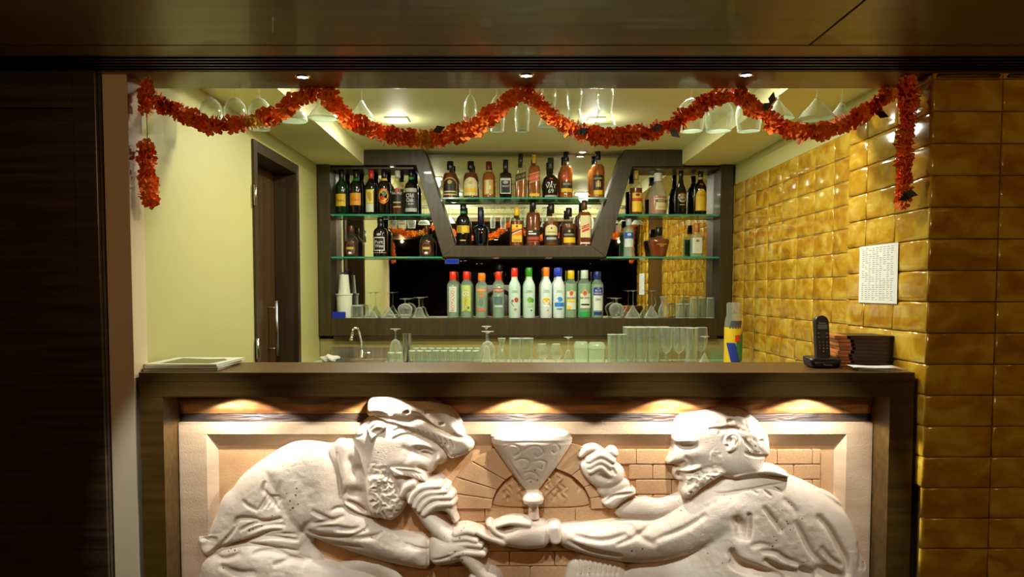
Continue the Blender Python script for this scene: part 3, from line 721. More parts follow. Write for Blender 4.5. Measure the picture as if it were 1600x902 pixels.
# upper right shelf
bottle('amber bottle with yellow label beside the right slanting board', 993, Z_S2, 267, 19.5, 'whisky', spirit_glass, capk((.50, .36, .06)), [('rect', .1, .42, 1.6, .13, YEL), ('rect', .1, .34, 1.6, .06, (.5, .06, .02)), ('rect', .1, .18, 1.6, .24, (.85, .55, .015)), ('ell', .1, .44, .7, .06, BROWN)], liq=DAMB, fill=.60, group=G_UR)
bottle('peach liqueur bottle with bright white conical neck', 1027, Z_S2, 271, 27, 'cone', thin_glass('white_bottle_glass', (.96, .97, .94), .14, .75, (.85, .88, .80), pale=.5), capk((.85, .85, .80)), [('rect', .25, .24, 1.2, .27, CREAM), ('rect', .25, .32, 1.2, .06, BLACK), ('rect', .25, .32, .9, .02, CREAM), ('rect', .25, .17, .8, .04, (.75, .45, .2))], liq=PEACH, fill=.44, group=G_UR)
bottle('black cream liqueur bottle with red and green emblem', 1062.5, Z_S2, 267, 18, 'cream', dark_glass, capk(BLACK), [('ell', .1, .42, 1.5, .12, (.55, .12, .05)), ('ell', .1, .34, 1.2, .13, (.45, .45, .33)), ('txt', 'BAILEYS', .1, .43, .05, CREAM, 0, 1.2), ('ell', .1, .33, .6, .05, (.08, .14, .05)), ('rect', .1, .22, .9, .02, GOLD)], group=G_UR)
bottle('dark coffee liqueur bottle with arched yellow label', 1093, Z_S2, 268.5, 19, 'coffee', dark_glass, capk(BLACK), [('arch', 0, .34, 1.75, .50, YEL), ('txt', 'KAHLUA', 0, .45, .06, (.55, .1, .02), 0, 1.3), ('ell', 0, .70, .6, .05, (.45, .08, .03))], group=G_UR, neck=GOLD)
# lower right shelf
bottle('clear vodka bottle with blue crest label on the lower right shelf', 982, Z_S1, 342, 16, 'vodka', bottle_glass, capk((.5, .55, .55)), [('rect', 0, .56, 1.7, .15, (.02, .10, .45)), ('rect', 0, .36, 1.7, .22, (.60, .72, .66)), ('ell', 0, .58, .8, .07, (.5, .6, .7))], liq=WATER, fill=.70, group=G_MR)
bottle('broad-shouldered amber decanter bottle with black stopper', 1029, Z_S1, 355.5, 34, 'decanter', spirit_glass, capk(BLACK), [('rect', .2, .42, .9, .025, GOLD), ('rect', .2, .36, .4, .03, GOLD)], liq=liquid('red_amber', (.30, .045, .008), .65), fill=.60, dy=.6, group=G_MR)
bottle('flat clear bottle with white label and orange cap on the lower right shelf', 1088, Z_S1, 349, 19, 'jack', bottle_glass, capk((.55, .18, .03)), [('rect', 0, .33, 1.6, .46, (.68, .72, .56)), ('ell', 0, .47, .6, .07, (.25, .2, .08)), ('ell', 0, .20, .15, .03, GOLD)], liq=GRN, fill=.56, n=4, dy=.8, group=G_MR)
# base board
R2 = (.80, .035, .01)
bottle('clear vodka bottle with red cap and upright red lettering', 707.7, Z_S0, 424.8, 18.5, 'vodka', bottle_glass, capk(R2), [('rect', 0, .40, 1.25, .55, (.62, .70, .55)), ('txt', 'ROMANOV', 0, .40, .075, (.60, .06, .02), 90, .52)], liq=WATER, fill=.72, group=G_B)
bottle('clear bottle with red cap and yellow-green label with upright lettering', 728.6, Z_S0, 424.5, 18, 'vodka', bottle_glass, capk(R2), [('rect', 0, .42, 1.5, .55, (.55, .66, .18)), ('ell', -.1, .52, 1.0, .12, (.75, .78, .55)), ('ell', .1, .35, 1.0, .14, (.62, .60, .05)), ('txt', 'ROMANOV', -.05, .38, .075, (.30, .24, .01), 90, .46), ('ell', .4, .22, .3, .06, (.05, .2, .03))], liq=GRN, fill=.72, group=G_B)
bottle('clear vodka bottle with orange cap and orange bands', 752, Z_S0, 427, 18, 'vodka', bottle_glass, capk((.90, .22, .01)), [('rect', 0, .62, 1.6, .07, (.80, .25, .05)), ('txt', 'SMIRNOFF', 0, .62, .04, CREAM, 0, 1.4), ('rect', 0, .17, 1.6, .05, (.75, .16, .03)), ('ell', 0, .50, .9, .10, (.55, .22, .06)), ('ell', 0, .35, .7, .16, (.16, .22, .16))], liq=WATER, fill=.72, group=G_B)
bottle('clear vodka bottle with red cap and red lettered band', 778.7, Z_S0, 425, 18, 'vodka', bottle_glass, capk(R2), [('rect', 0, .60, 1.75, .085, (.45, .10, .03)), ('txt', 'SMIRNOFF', 0, .60, .05, WHITE, 0, 1.6), ('rect', 0, .38, 1.4, .16, (.10, .17, .17)), ('ell', 0, .49, .6, .06, (.40, .45, .40)), ('rect', 0, .25, 1.5, .04, (.55, .65, .60))], liq=WATER, fill=.72, group=G_B)
frost2 = pmat('pale_frosted_glass', (.72, .86, .82), .35)
frost_art = [
 (804, 419, R2, frost, 'frosted bottle with red cap and red blossom print', [('ell', .3, .36, .7, .10, (.45, .07, .04)), ('ell', -.35, .34, .4, .06, (.50, .12, .08)), ('diag', -.35, .27, .5, .015, -.08, (.10, .05, .04)), ('ell', .15, .17, .5, .05, (.60, .25, .18))]),
 (826.8, 418.5, (.03, .30, .01), frost, 'frosted bottle with green cap and lime print', [('ell', .1, .36, .9, .11, (.22, .42, .04)), ('ell', .55, .35, .5, .09, (.10, .36, .06)), ('rect', .2, .25, .9, .08, (.42, .62, .38)), ('ell', .35, .15, .35, .02, BLACK)]),
 (853.5, 418, (.95, .24, .01), frost2, 'pale frosted bottle with orange cap and orange fruit print', [('ell', 0, .33, 1.3, .13, (.85, .50, .01)), ('ell', .1, .26, 1.2, .10, (.72, .84, .80)), ('diag', .55, .27, .35, .04, -.06, (.85, .35, .01)), ('ell', .25, .15, .25, .03, (.75, .22, .02))]),
 (873.5, 418.5, (.02, .05, .50), frost2, 'pale frosted bottle with blue cap and blue wave print', [('ell', .1, .37, .9, .10, (.05, .30, .80)), ('rect', .05, .265, 1.6, .08, (.02, .22, .75)), ('ell', -.45, .345, .6, .05, (.75, .86, .88)), ('ell', .05, .18, 1.1, .03, (.10, .25, .5))])]
for px_, tp_, cp_, gl_, lb_, art in frost_art:
    bottle(lb_, px_, Z_S0, tp_, 18.5, 'frost', gl_, capk(cp_), [('rect', 0, .505, 1.2, .006, (.16, .28, .24)), ('txt', 'VODKA', 0, .535, .035, (.16, .28, .24), 0, 1.0)] + art, group=G_B)
bac = lambda: [('ell', 0, .52, .75, .13, CREAM), ('ell', 0, .52, .62, .105, (.62, .10, .03)), ('txt', 'BACARDI', 0, .42, .045, (.02, .02, .02), 0, 1.35)]
bottle('rum bottle with yellow cap and yellow-cornered white label', 892.3, Z_S0, 423, 18.5, 'vodka', bottle_glass, capk((.80, .58, .01)), [('rect', 0, .37, 1.5, .38, (.70, .74, .60))] + bac() + [('rect', 0, .365, 1.4, .05, (.82, .66, .05)), ('ell', -.4, .22, .65, .08, (.85, .62, .02))], liq=GRN, fill=.72, group=G_B)
bottle('white rum bottle with pale cap and white label over a green base', 913.3, Z_S0, 422.5, 20.5, 'vodka', bottle_glass, capk((.60, .72, .58)), [('rect', .1, .36, 1.55, .30, (.66, .76, .58))] + bac() + [('rect', .1, .28, 1.3, .03, BLACK), ('rect', 0, .08, 1.5, .10, (.02, .42, .08))], liq=GRN, fill=.72, group=G_B)
bottle('gin bottle with dark blue cap and blue and white label', 933.5, Z_S0, 424.5, 19, 'vodka', bottle_glass, capk((.012, .03, .16)), [('rect', .05, .33, 1.45, .34, (.66, .74, .66)), ('rect', .05, .57, 1.45, .17, (.012, .03, .30)), ('txt', 'THE', .05, .635, .02, WHITE, 0, .5), ('txt', 'BLUE', .05, .59, .04, WHITE, 0, 1.0), ('txt', 'RIBAND', .05, .53, .04, WHITE, 0, 1.2), ('rect', .05, .10, 1.3, .06, BLUE), ('txt', 'GIN', .05, .40, .05, (.05, .08, .2), 0, .9)], liq=GRN, fill=.72, group=G_B)
# ================================================================== GLASSES
# outer outline from the foot up: (radius, height) as fractions of half width / height; second item splits foot | stem | bowl
GL = {
 'wine':     dict(foot=[(.72, 0), (.74, .008), (.30, .022), (.07, .05)], stem=[(.07, .05), (.055, .20), (.06, .36), (.10, .40)], bowl=[(.08, .40), (.45, .44), (.82, .53), (1.0, .66), (.98, .80), (.86, 1.0)]),
 'martini':  dict(foot=[(.62, 0), (.64, .008), (.25, .022), (.05, .05)], stem=[(.05, .05), (.04, .30), (.05, .50), (.07, .53)], bowl=[(.06, .53), (.12, .56), (1.0, 1.0)]),
 'coupe':    dict(foot=[(.60, 0), (.62, .008), (.25, .022), (.06, .05)], stem=[(.06, .05), (.045, .30), (.06, .46), (.10, .50)], bowl=[(.08, .50), (.25, .54), (.32, .64), (.60, .74), (.92, .84), (1.0, 1.0)]),
 'flute':    dict(foot=[(1.0, 0), (1.0, .008), (.40, .022), (.10, .05)], stem=[(.10, .05), (.08, .18), (.10, .30), (.16, .33)], bowl=[(.12, .33), (.50, .40), (.85, .52), (.95, .70), (.80, 1.0)]),
 'hurricane': dict(foot=[(.85, 0), (.87, .01), (.40, .03), (.22, .06)], stem=[(.22, .06), (.18, .09), (.25, .12)], bowl=[(.22, .12), (.60, .20), (.78, .36), (.66, .58), (.62, .70), (.78, .86), (1.0, 1.0)]),
 'snifter':  dict(foot=[(.75, 0), (.77, .01), (.30, .03), (.10, .07)], stem=[(.10, .07), (.09, .18), (.14, .24)], bowl=[(.10, .24), (.60, .30), (.96, .46), (1.0, .60), (.85, .80), (.64, 1.0)]),
 'goblet':   dict(foot=[(.85, 0), (.87, .01), (.35, .03), (.12, .07)], stem=[(.12, .07), (.10, .20), (.16, .30)], bowl=[(.12, .30), (.60, .37), (.92, .52), (1.0, .72), (.92, 1.0)]),
 'dessert':  dict(foot=[(.80, 0), (.82, .01), (.35, .03), (.12, .07)], stem=[(.12, .07), (.10, .35), (.16, .48)], bowl=[(.12, .48), (.40, .52), (.55, .66), (.75, .86), (1.0, 1.0)]),
 'tumbler':  dict(bowl=[(.80, 0), (.86, .02), (.90, .3), (1.0, 1.0)]),
 'highball': dict(bowl=[(.86, 0), (.92, .01), (.95, .4), (1.0, 1.0)]),
 'rocks':    dict(bowl=[(.90, 0), (.95, .03), (.96, .5), (1.0, 1.0)]),
 'carafe':   dict(bowl=[(.80, 0), (.95, .04), (1.0, .20), (.92, .42), (.62, .60), (.46, .72), (.52, .86), (.72, 1.0)]),
}
GPROTO = {}
ORD = ['first', 'second', 'third', 'fourth', 'fifth', 'sixth', 'seventh', 'eighth', 'ninth', 'tenth']
def drinking_glass(kind, loc, h, w, label, inverted=False, group=None, m=None, cat='glass', name=None, wall=0.0016, rz=0.0):
    m = m or milk_glass
    e = empty(name or {'tumbler': 'tumbler', 'highball': 'highball_glass', 'rocks': 'tumbler', 'carafe': 'small_carafe'}.get(kind, kind + '_glass'), loc, label, cat, group, rz)
    key = (kind, round(h, 4), round(w, 4), m.name, inverted)
    if key in GPROTO:
        for nm, me in GPROTO[key]: link(nm, me, e)
        return e
    parts = []
    W = w / 2
    fl = (lambda z: h - z) if inverted else (lambda z: z)
    g = GL[kind]
    for nm in ('foot', 'stem', 'bowl'):
        if nm not in g: continue
        p = [(r * W, z * h) for r, z in g[nm]]
        if nm == 'bowl':
            # smooth the outline, then come back down inside
            q = []
            for i in range(len(p) - 1):
                for t in (0, .33, .66):
                    r0, r1 = p[max(i-1, 0)], p[min(i+2, len(p)-1)]
                    a, b = p[i], p[i+1]
                    f = lambda k: 0.5 * (2*a[k] + (b[k]-r0[k])*t + (2*r0[k]-5*a[k]+4*b[k]-r1[k])*t*t + (3*a[k]-r0[k]-3*b[k]+r1[k])*t**3)
                    q.append((max(f(0), .0005), a[1] + (b[1]-a[1])*t))
            q.append(p[-1])
            zb_ = q[0][1] + (0.012 * (0.4 if kind != 'tumbler' and kind != 'rocks' and kind != 'highball' else 1) if h > .06 else .003)
            inner = [(max(r - wall, .0003), max(z, zb_)) for r, z in q][::-1]
            prof = [(0.0001, q[0][1])] + q + inner + [(0.0001, zb_)]
        elif nm == 'foot':
            prof = [(0.0001, 0)] + p
        else:
            prof = p
        prof = [(r, fl(z)) for r, z in prof]
        if inverted: prof = prof[::-1]
        o = lathe(nm, prof, m, e, 18, smooth=not (nm == 'bowl' and kind in ('tumbler', 'highball', 'rocks')))
        parts.append((nm, o.data))
        if nm == 'bowl':
            rr_, zr = q[-1]; t_ = .0012 if kind not in ('tumbler', 'highball', 'rocks') else .0018
            ring = [(rr_ + t_ * math.cos(a), zr + t_ * math.sin(a)) for a in np.linspace(0, 2 * math.pi, 7)]
            ring = [(r, fl(z)) for r, z in ring]
            o = lathe('rim', ring[::-1] if inverted else ring, rim_glass, e, 20); parts.append(('rim', o.data))
            if kind in ('tumbler', 'highball', 'rocks'):
                bz = [(0.0001, .0012), (q[0][0] * .9, .0012), (q[0][0] * .96, .006), (q[0][0] * .5, .011), (0.0001, .0115)]
                bz = [(r, fl(z)) for r, z in bz]
                o = lathe('thick_base', bz[::-1] if inverted else bz, rim_glass, e, 18); parts.append(('thick_base', o.data))
    GPROTO[key] = parts
    return e

# ---- rack of hanging stemware behind the soffit
Y_R = 3.0
Z_RK = Z_SIDE - 0.022
rack = empty('glass_rack', (0, Y_R, Z_RK), 'steel overhead rack holding the hanging stemware behind the soffit', 'rack')
hang = [ # px, rim py, width px, kind, label
 (330, 203, 35, 'wine', 'hanging wine glass, leftmost of three beside the cream wall'),
 (368, 203, 35, 'wine', 'hanging wine glass, middle of three beside the cream wall'),
 (406, 203, 35, 'wine', 'hanging wine glass, third from the cream wall'),
 (456, 189, 48, 'coupe', 'wide hanging coupe glass behind the end of the first garland'),
 (508, 188, 48, 'martini', 'hanging cocktail glass between the first two garlands'),
 (563, 184, 42, 'martini', 'hanging cocktail glass right behind the start of the second garland'),
 (735, 203, 22, 'flute', 'hanging champagne flute, leftmost of three'),
 (777, 206, 25, 'flute', 'hanging champagne flute, middle of three'),
 (816, 206, 25, 'flute', 'hanging champagne flute, rightmost of three'),
 (857, 198, 33, 'hurricane', 'hanging hurricane glass, leftmost of three'),
 (897, 196, 33, 'hurricane', 'hanging hurricane glass, middle of three'),
 (945, 197, 35, 'hurricane', 'hanging hurricane glass, rightmost of three'),
 (1080, 205, 42, 'wine', 'large hanging wine glass left of the third garland end'),
 (1123, 205, 44, 'wine', 'large hanging wine glass between the third and fourth garlands'),
 (1170, 205, 40, 'wine', 'large hanging wine glass behind the start of the fourth garland'),
 (1220, 183, 50, 'martini', 'hanging martini glass, leftmost of three above the fourth garland'),
 (1271, 188, 56, 'martini', 'hanging martini glass, middle of three above the fourth garland'),
 (1320, 189, 52, 'martini', 'hanging martini glass nearest the tiled wall'),
]
rails = set()
for px, rp, wp, kind, lb in hang:
    p = at(px, rp, Y_R)
    w_ = wp * Y_R / FPX
    h = Z_RK + 0.006 - p.z
    drinking_glass(kind, (p.x, Y_R + (.03 if len(rails) % 4 else -.03) * (kind == 'martini'), p.z), h, w_, lb, True, 'hanging stemware', clear_glass)
    for s in (-1, 1): rails.add(round(p.x + s * 0.016, 3))
for xx in sorted(rails):
    box('rail', xx - 0.004, xx + 0.004, -0.10, 0.10, -0.004, 0.0, steel, rack)
box('crossbar', at(300, 180, Y_R).x, at(1350, 180, Y_R).x, -0.10, -0.09, 0.0062, 0.016, steel, rack)
box('crossbar', at(300, 180, Y_R).x, at(1350, 180, Y_R).x, 0.09, 0.10, 0.0062, 0.016, steel, rack)
for xx in (-1.15, -1.0, 1.20, 1.36):
    box('hanger', xx - .004, xx + .004, -0.10, -0.09, 0.016, Z_SIDE - Z_RK, steel, rack)
    box('hanger', xx - .004, xx + .004, 0.09, 0.10, 0.016, Z_SIDE - Z_RK, steel, rack)

# ---- glasses standing upside down on the base board of the display
def on_board(px, top, wp, kind, lb, inv=True, y=0.075, m=None, grp='stemware upside down on the base board', h=None):
    Y = Y_H + y; p = at(px, 480, Y); hh = at(px, top, Y).z - Z_S0
    return drinking_glass(kind, (p.x, Y, Z_S0 + .0006), h or hh, wp * Y / FPX, lb, inv, grp, m or clear_glass)
on_board(579, 457, 23, 'martini', 'upturned martini glass on the base board beside the paper cups')
on_board(607, 457, 24, 'martini', 'upturned martini glass on the base board left of the snifter')
on_board(633, 467, 23, 'snifter', 'upturned snifter on the base board left of the vodka bottles')
on_board(655, 465, 22, 'dessert', 'small upturned stem glass on the base board beside the vodka bottles')
on_board(558, 477, 20, 'rocks', 'upturned tumbler on the base board between paper cups and martini glass')
on_board(963, 466, 23, 'snifter', 'upturned snifter on the base board right of the gin bottle')
on_board(989, 454, 26, 'martini', 'upturned martini glass on the base board right of the gin, next to the snifter')
on_board(1018, 454, 24, 'martini', 'upturned martini glass on the base board nearest the small bottle-shaped carafe')
on_board(1037, 464, 17, 'carafe', 'little glass carafe on the base board under the decanter bottle', False)
k_ = 0
for row, (tp, x0, dx, cnt) in enumerate(((479, 1062, 13, 2), (470, 1084, 13, 3))):
    for k in range(cnt):
        on_board(x0 + k * dx, tp, 13, 'rocks' if row == 0 else 'highball', ORD[k] + (' short' if row == 0 else ' tall') + ' fluted tumbler from the left at the right end of the base board', True, 0.05 + 0.06 * (k % 2), milk_glass, 'tumblers at the right end of the base board', h=(.095 if row == 0 else .135))

# ---- glasses on the back counter
def on_counter(px, Y, top, wp, kind, lb, inv=False, grp='glasses on the back counter', m=None, h=None):
    p = at(px, 540, Y); hh = h or (at(px, top, Y).z - Z_BC)
    return drinking_glass(kind, (p.x, Y, Z_BC + .0006), hh, wp * Y / FPX, lb, inv, grp, m)
on_counter(618, 4.98, 514, 20, 'goblet', 'upturned goblet beside the steel shaker on the back counter', True, m=clear_glass)
tray = box('serving_tray', 0, at(752, 560, 4.86).x - at(630, 560, 4.86).x, -0.13, 0.13, 0.0006, 0.010, black_matte, None, 0.004, loc=(at(630, 560, 4.86).x, 4.86, Z_BC))
tag(tray, 'flat black tray under the upturned tumblers on the back counter', 'tray')
for j, (Y, n_, x0, dx, tp) in enumerate(((4.80, 9, 644, 12.4, 550), (4.90, 9, 650, 12.0, 545))):
    for k in range(n_):
        p = at(x0 + k * dx, 540, Y)
        drinking_glass('rocks', (p.x, Y, Z_BC + 0.0106), 0.082 if j == 0 else .090, 0.046, ORD[k] + ' upturned tumbler from the left in the ' + ('front' if j == 0 else 'rear') + ' row on the black tray', True, 'tumblers on the black tray', milk_glass)
for px, lb in ((611, 'small upturned tumbler in front of the goblet, left'), (623.5, 'small upturned tumbler in front of the goblet, right')):
    on_counter(px, 4.75, 0, 12, 'rocks', lb, True, h=.085)
on_counter(760, 4.80, 510, 19, 'dessert', 'tall upturned stem glass at the right end of the black tray', True, m=clear_glass)
on_counter(762, 4.98, 518, 24, 'goblet', 'upturned stem glass behind the taller one by the tray', True, m=clear_glass)
on_counter(784, 4.85, 529, 17, 'carafe', 'small glass carafe with pinched neck on the back counter')
for k, px in enumerate((805, 824)):
    on_counter(px, 4.80, 529, 19, 'tumbler', ('left' if k == 0 else 'right') + ' of two ribbed tumblers right of the small carafe')
for k, px in enumerate((847, 869)):
    on_counter(px, 4.80, 538, 20, 'snifter', ('left' if k == 0 else 'right') + ' of two low round glasses in front of the back counter')
on_counter(888, 4.90, 527, 18, 'dessert', 'upturned small stem glass between the round glasses and the boxes', True, m=clear_glass)
# two stacked clear plastic trays
for k, (px, wp) in enumerate(((908, 22), (932, 27))):
    Y = 4.80; p = at(px, 550, Y); ww = wp * Y / FPX; hh = at(px, 534 + k, Y).z - Z_BC
    e = empty('plastic_box', (p.x, Y, Z_BC + .0006), ('narrow' if k == 0 else 'wide') + ' translucent plastic box on the back counter by the tumblers', 'box', 'plastic boxes')
    pb = thin_glass('translucent_plastic', (.80, .90, .78), .35, .4, (.62, .78, .55))
    lathe('tub', [(ww * .46, 0), (ww * .48, hh * .05), (ww * .50, hh * .72)], pb, e, 20, 5, .8)
    lathe('lid', [(ww * .52, hh * .725), (ww * .52, hh * .82), (ww * .44, hh * .95), (ww * .36, hh)], pb, e, 20, 5, .8)
# rows of tall tumblers at the right
n_t = 0
for j, (Y, xs_) in enumerate(((4.78, (956, 971)), (4.90, (958, 973)))):
    for k, px in enumerate(xs_[:2]):
        on_counter(px, Y, 523, 14, 'highball', ('left' if k == 0 else 'right') + ' mid-height fluted tumbler by the plastic boxes, ' + ('front' if j == 0 else 'rear') + ' row', grp='mid-height tumblers')
for j, (Y, xs_) in enumerate(((4.78, (985, 1003, 1021)), (4.92, (982, 1000, 1018, 1036)))):
    for k, px in enumerate(xs_):
        on_counter(px, Y, 512 - j, 18, 'highball', ORD[k] + ' tall fluted highball glass from the left, ' + ('front' if j == 0 else 'rear') + ' row on the back counter', grp='tall highball glasses')
for j, (Y, xs_) in enumerate(((4.80, (1041, 1061)), (4.95, (1051, 1073, 1095)))):
    for k, px in enumerate(xs_):
        on_counter(px, Y, 512, 21, 'goblet', ORD[k] + ' stemmed beer goblet right of the highball glasses, ' + ('front' if j == 0 else 'rear') + ' row', grp='stemmed beer goblets', m=clear_glass)
on_counter(1081, 4.78, 513, 19, 'highball', 'tall glass at the right end of the front row of goblets', grp='tall highball glasses')
on_counter(1101, 4.70, 526, 22, 'martini', 'upturned martini glass at the right end of the back counter', True, m=clear_glass)
# steel shaker
p = at(636, 560, 4.98)
sh = empty('cocktail_shaker', (p.x, 4.98, Z_BC + .0006), 'brushed steel shaker tin behind the tumblers', 'shaker')
hh = at(636, 521, 4.98).z - Z_BC; rr = 7.5 * 4.98 / FPX
lathe('tin', [(rr * .70, 0), (rr * .74, .004), (rr, hh - .004)], steel, sh, 24)
lathe('rim', [(rr, hh - .0035), (rr * 1.05, hh - .002), (rr, hh)], chrome, sh, 24)
# glass panel leaning at the right end
p0, p1 = at(1108, 560, 4.85), at(1133, 560, 4.85)
gp = tag(box('glass_plate', 0, p1.x - p0.x, -0.004, 0.004, 0, 0.085, shelf_glass, None, 0.001, loc=(p0.x, 4.85, Z_BC + .001)), 'small upright green-tinted glass plate at the right end of the back counter', 'glass plate')
# paper cups in stacks on the board
p = at(538, 480, Y_H + .07)
cupm = pmat('paper_cup', (.72, .76, .60), .6)
e = empty('paper_cup_stack', (p.x, Y_H + .07, Z_S0 + .0006), 'tall stack of pale paper cups standing in a plastic tub', 'cup stack')
R0 = 13 * 5.26 / FPX
hA = at(538, 459, 5.26).z - Z_S0; hB = at(538, 428, 5.26).z - Z_S0
lathe('tub', [(R0 * .86, 0), (R0 * .88, .004), (R0 * .95, hA - .012), (R0 * 1.04, hA - .01), (R0 * 1.04, hA)], cupm, e, 24)
for k in range(3):
    z0 = hA + .0005 + k * .012
    lathe('cup', [(R0 * .70, z0), (R0 * (.70 - .02 * k), z0 + .010), (R0 * .54, hB - .03 + .012 * k), (0.0001, hB - .03 + .012 * k)], cupm, e, 24)
bx = at(527, 495, Y_H + .03)
blue_plastic = pmat('blue_plastic', (.012, .03, .38), .35)
e2 = empty('blue_box', (bx.x + .014, Y_H + .022, Z_S0 + .0006), 'small bright blue box at the left end of the base board', 'box')
box('carton', -.044, .044, -.018, .014, 0, .038, blue_plastic, e2, .002)
box('flap', -.044, .044, -.018, .013, .0385, .041, blue_plastic, e2, .001)
e3 = empty('blue_bag_clip', (p.x + .004, Y_H + .07, Z_S0 + hB + 0.0006), 'small dark blue clip lying on top of the paper cups', 'clip')
box('jaw', -.016, .012, -.010, .010, 0.0, .010, pmat('navy_plastic', (.01, .02, .12), .4), e3, .003)
box('jaw', .004, .020, -.008, .008, .0104, .024, MATS['navy_plastic'], e3, .003)
# cloth and orange lid by the sink
p = at(515, 556, 4.92)
e4 = empty('dish_cloth', (p.x, 4.92, Z_BC + .0125), 'crumpled white cloth beside the sink at the left', 'cloth')
bm = bmesh.new(); bmesh.ops.create_icosphere(bm, subdivisions=3, radius=1)
for v in bm.verts:
    k = 1 + .16 * math.sin(7 * v.co.x + 3 * v.co.z) + .12 * math.cos(9 * v.co.y + 5 * v.co.x)
    v.co = Vector((v.co.x * .055 * k, v.co.y * .045 * k, max(v.co.z, -.55) * .026 * k + .016))
bm_obj('fabric', bm, pmat('white_cloth', (.74, .74, .64), .9), e4, True)
p = at(512, 565, 4.74)
e5 = empty('orange_sponge', (p.x, 4.74, Z_BC + .0006), 'flat orange sponge at the left end of the back counter', 'sponge')
box('pad', -.055, .055, -.03, .03, 0, .014, pmat('orange_foam', (.85, .28, .02), .9), e5, .004)
box('scourer', -.055, .055, -.03, .03, .0142, .020, pmat('ochre_foam', (.62, .36, .05), .9), e5, .002)

# ---- squeeze bottle with coloured wrap, at the right end of the back counter
p = at(1145, 560, 4.70)
e6 = empty('syrup_bottle', (p.x, 4.70, Z_BC + .0006), 'transparent bottle wrapped in yellow, green and blue at the right wall', 'bottle')
hh = at(1145, 473, 4.70).z - Z_BC; rr = 13.5 * 4.70 / FPX
lathe('body', [(0.0001, 0), (rr * .9, 0), (rr, .01), (rr, hh * .66), (rr * .92, hh * .74), (rr * .78, hh * .80), (rr * .80, hh * .97), (rr * .7, hh)], thin_glass('cloudy_plastic', (.9, .92, .85), .15, .7), e6, 24)
def wrap_band(nm, z0, z1, a0, a1, m, dr=.0012, tw=0.0, dz=0.0):
    q = 10; v, f = [], []
    for j in range(7):
        t = j / 6
        for i in range(q + 1):
            a = a0 + (a1 - a0) * i / q + tw * t
            v.append(((rr + dr) * math.cos(a), (rr + dr) * math.sin(a), z0 + (z1 - z0) * t + dz * i / q))
    for j in range(6):
        for i in range(q):
            f.append((j*(q+1)+i, j*(q+1)+i+1, (j+1)*(q+1)+i+1, (j+1)*(q+1)+i))
    mesh(nm, v, f, m, e6, True)
pi = math.pi
wrap_band('yellow_wrap', .004, hh * .62, pi * .95, pi * 1.95, cmat((.78, .55, .02)))
wrap_band('green_wrap', .004, hh * .45, pi * 1.50, pi * 2.02, cmat((.03, .26, .08)), .002, .1, hh * .16)
wrap_band('blue_wrap', .004, hh * .38, pi * 1.40, pi * 1.72, cmat((.015, .05, .35)), .003, -.75, .0)
wrap_band('red_wrap', hh * .40, hh * .50, pi * 1.48, pi * 1.68, cmat((.65, .06, .02)), .004)
wrap_band('dark_wrap', hh * .60, hh * .72, pi * 1.25, pi * 1.70, cmat((.08, .08, .09)), .001, .3)

# ================================================================== THINGS ON THE BAR COUNTER
# magazines at the left
mg = at(300, 575, 2.70)
def booklet(name, loc, rz, w_, d_, t_, cover, label, cat, inner=paper, group=None, art=None):
    e = empty(name, loc, label, cat, group, rz)
    box('pages', -w_/2 + .002, w_/2 - .003, -d_/2 + .002, d_/2 - .002, .0013, t_ - .0013, inner, e)
    box('cover', -w_/2, w_/2, -d_/2, d_/2, 0, .0011, cover, e)
    box('cover', -w_/2, w_/2, -d_/2, d_/2, t_ - .0011, t_, cover, e)
    box('spine', -w_/2 - .0012, -w_/2 - .0002, -d_/2, d_/2, 0, t_, cover, e)
    if art:
        v = [(-w_*.34, -d_*.36, t_ + .0006), (w_*.36, -d_*.40, t_ + .0006), (w_*.40, d_*.10, t_ + .0006), (w_*.28, d_*.28, t_ + .0006), (w_*.10, d_*.20, t_ + .0006), (-w_*.10, d_*.26, t_ + .0006), (-w_*.36, d_*.34, t_ + .0006)]
        mesh('cover_picture', v, [tuple(range(len(v)))], art, e)
    return e
zz = Z_TOP + .0006
mcol = pmat('magazine_cover', (.66, .68, .58), .3)
for k, (dx, rz, col) in enumerate(((-.006, .06, cmat((.10, .08, .07))), (-.002, .03, mcol), (.0, -.02, mcol))):
    t_ = .0065
    booklet('magazine', (mg.x + dx - .005, 2.745 + .006 * k, zz), rz, .245, .27, t_, col, ('dark magazine at the bottom of the pile on the counter', 'white magazine in the middle of the pile on the counter', 'white magazine with dark cover picture lying on top of the pile')[k], 'magazine', group='magazines on the counter', art=cmat((.13, .12, .03)) if k == 2 else None)
    zz += t_ + .0012
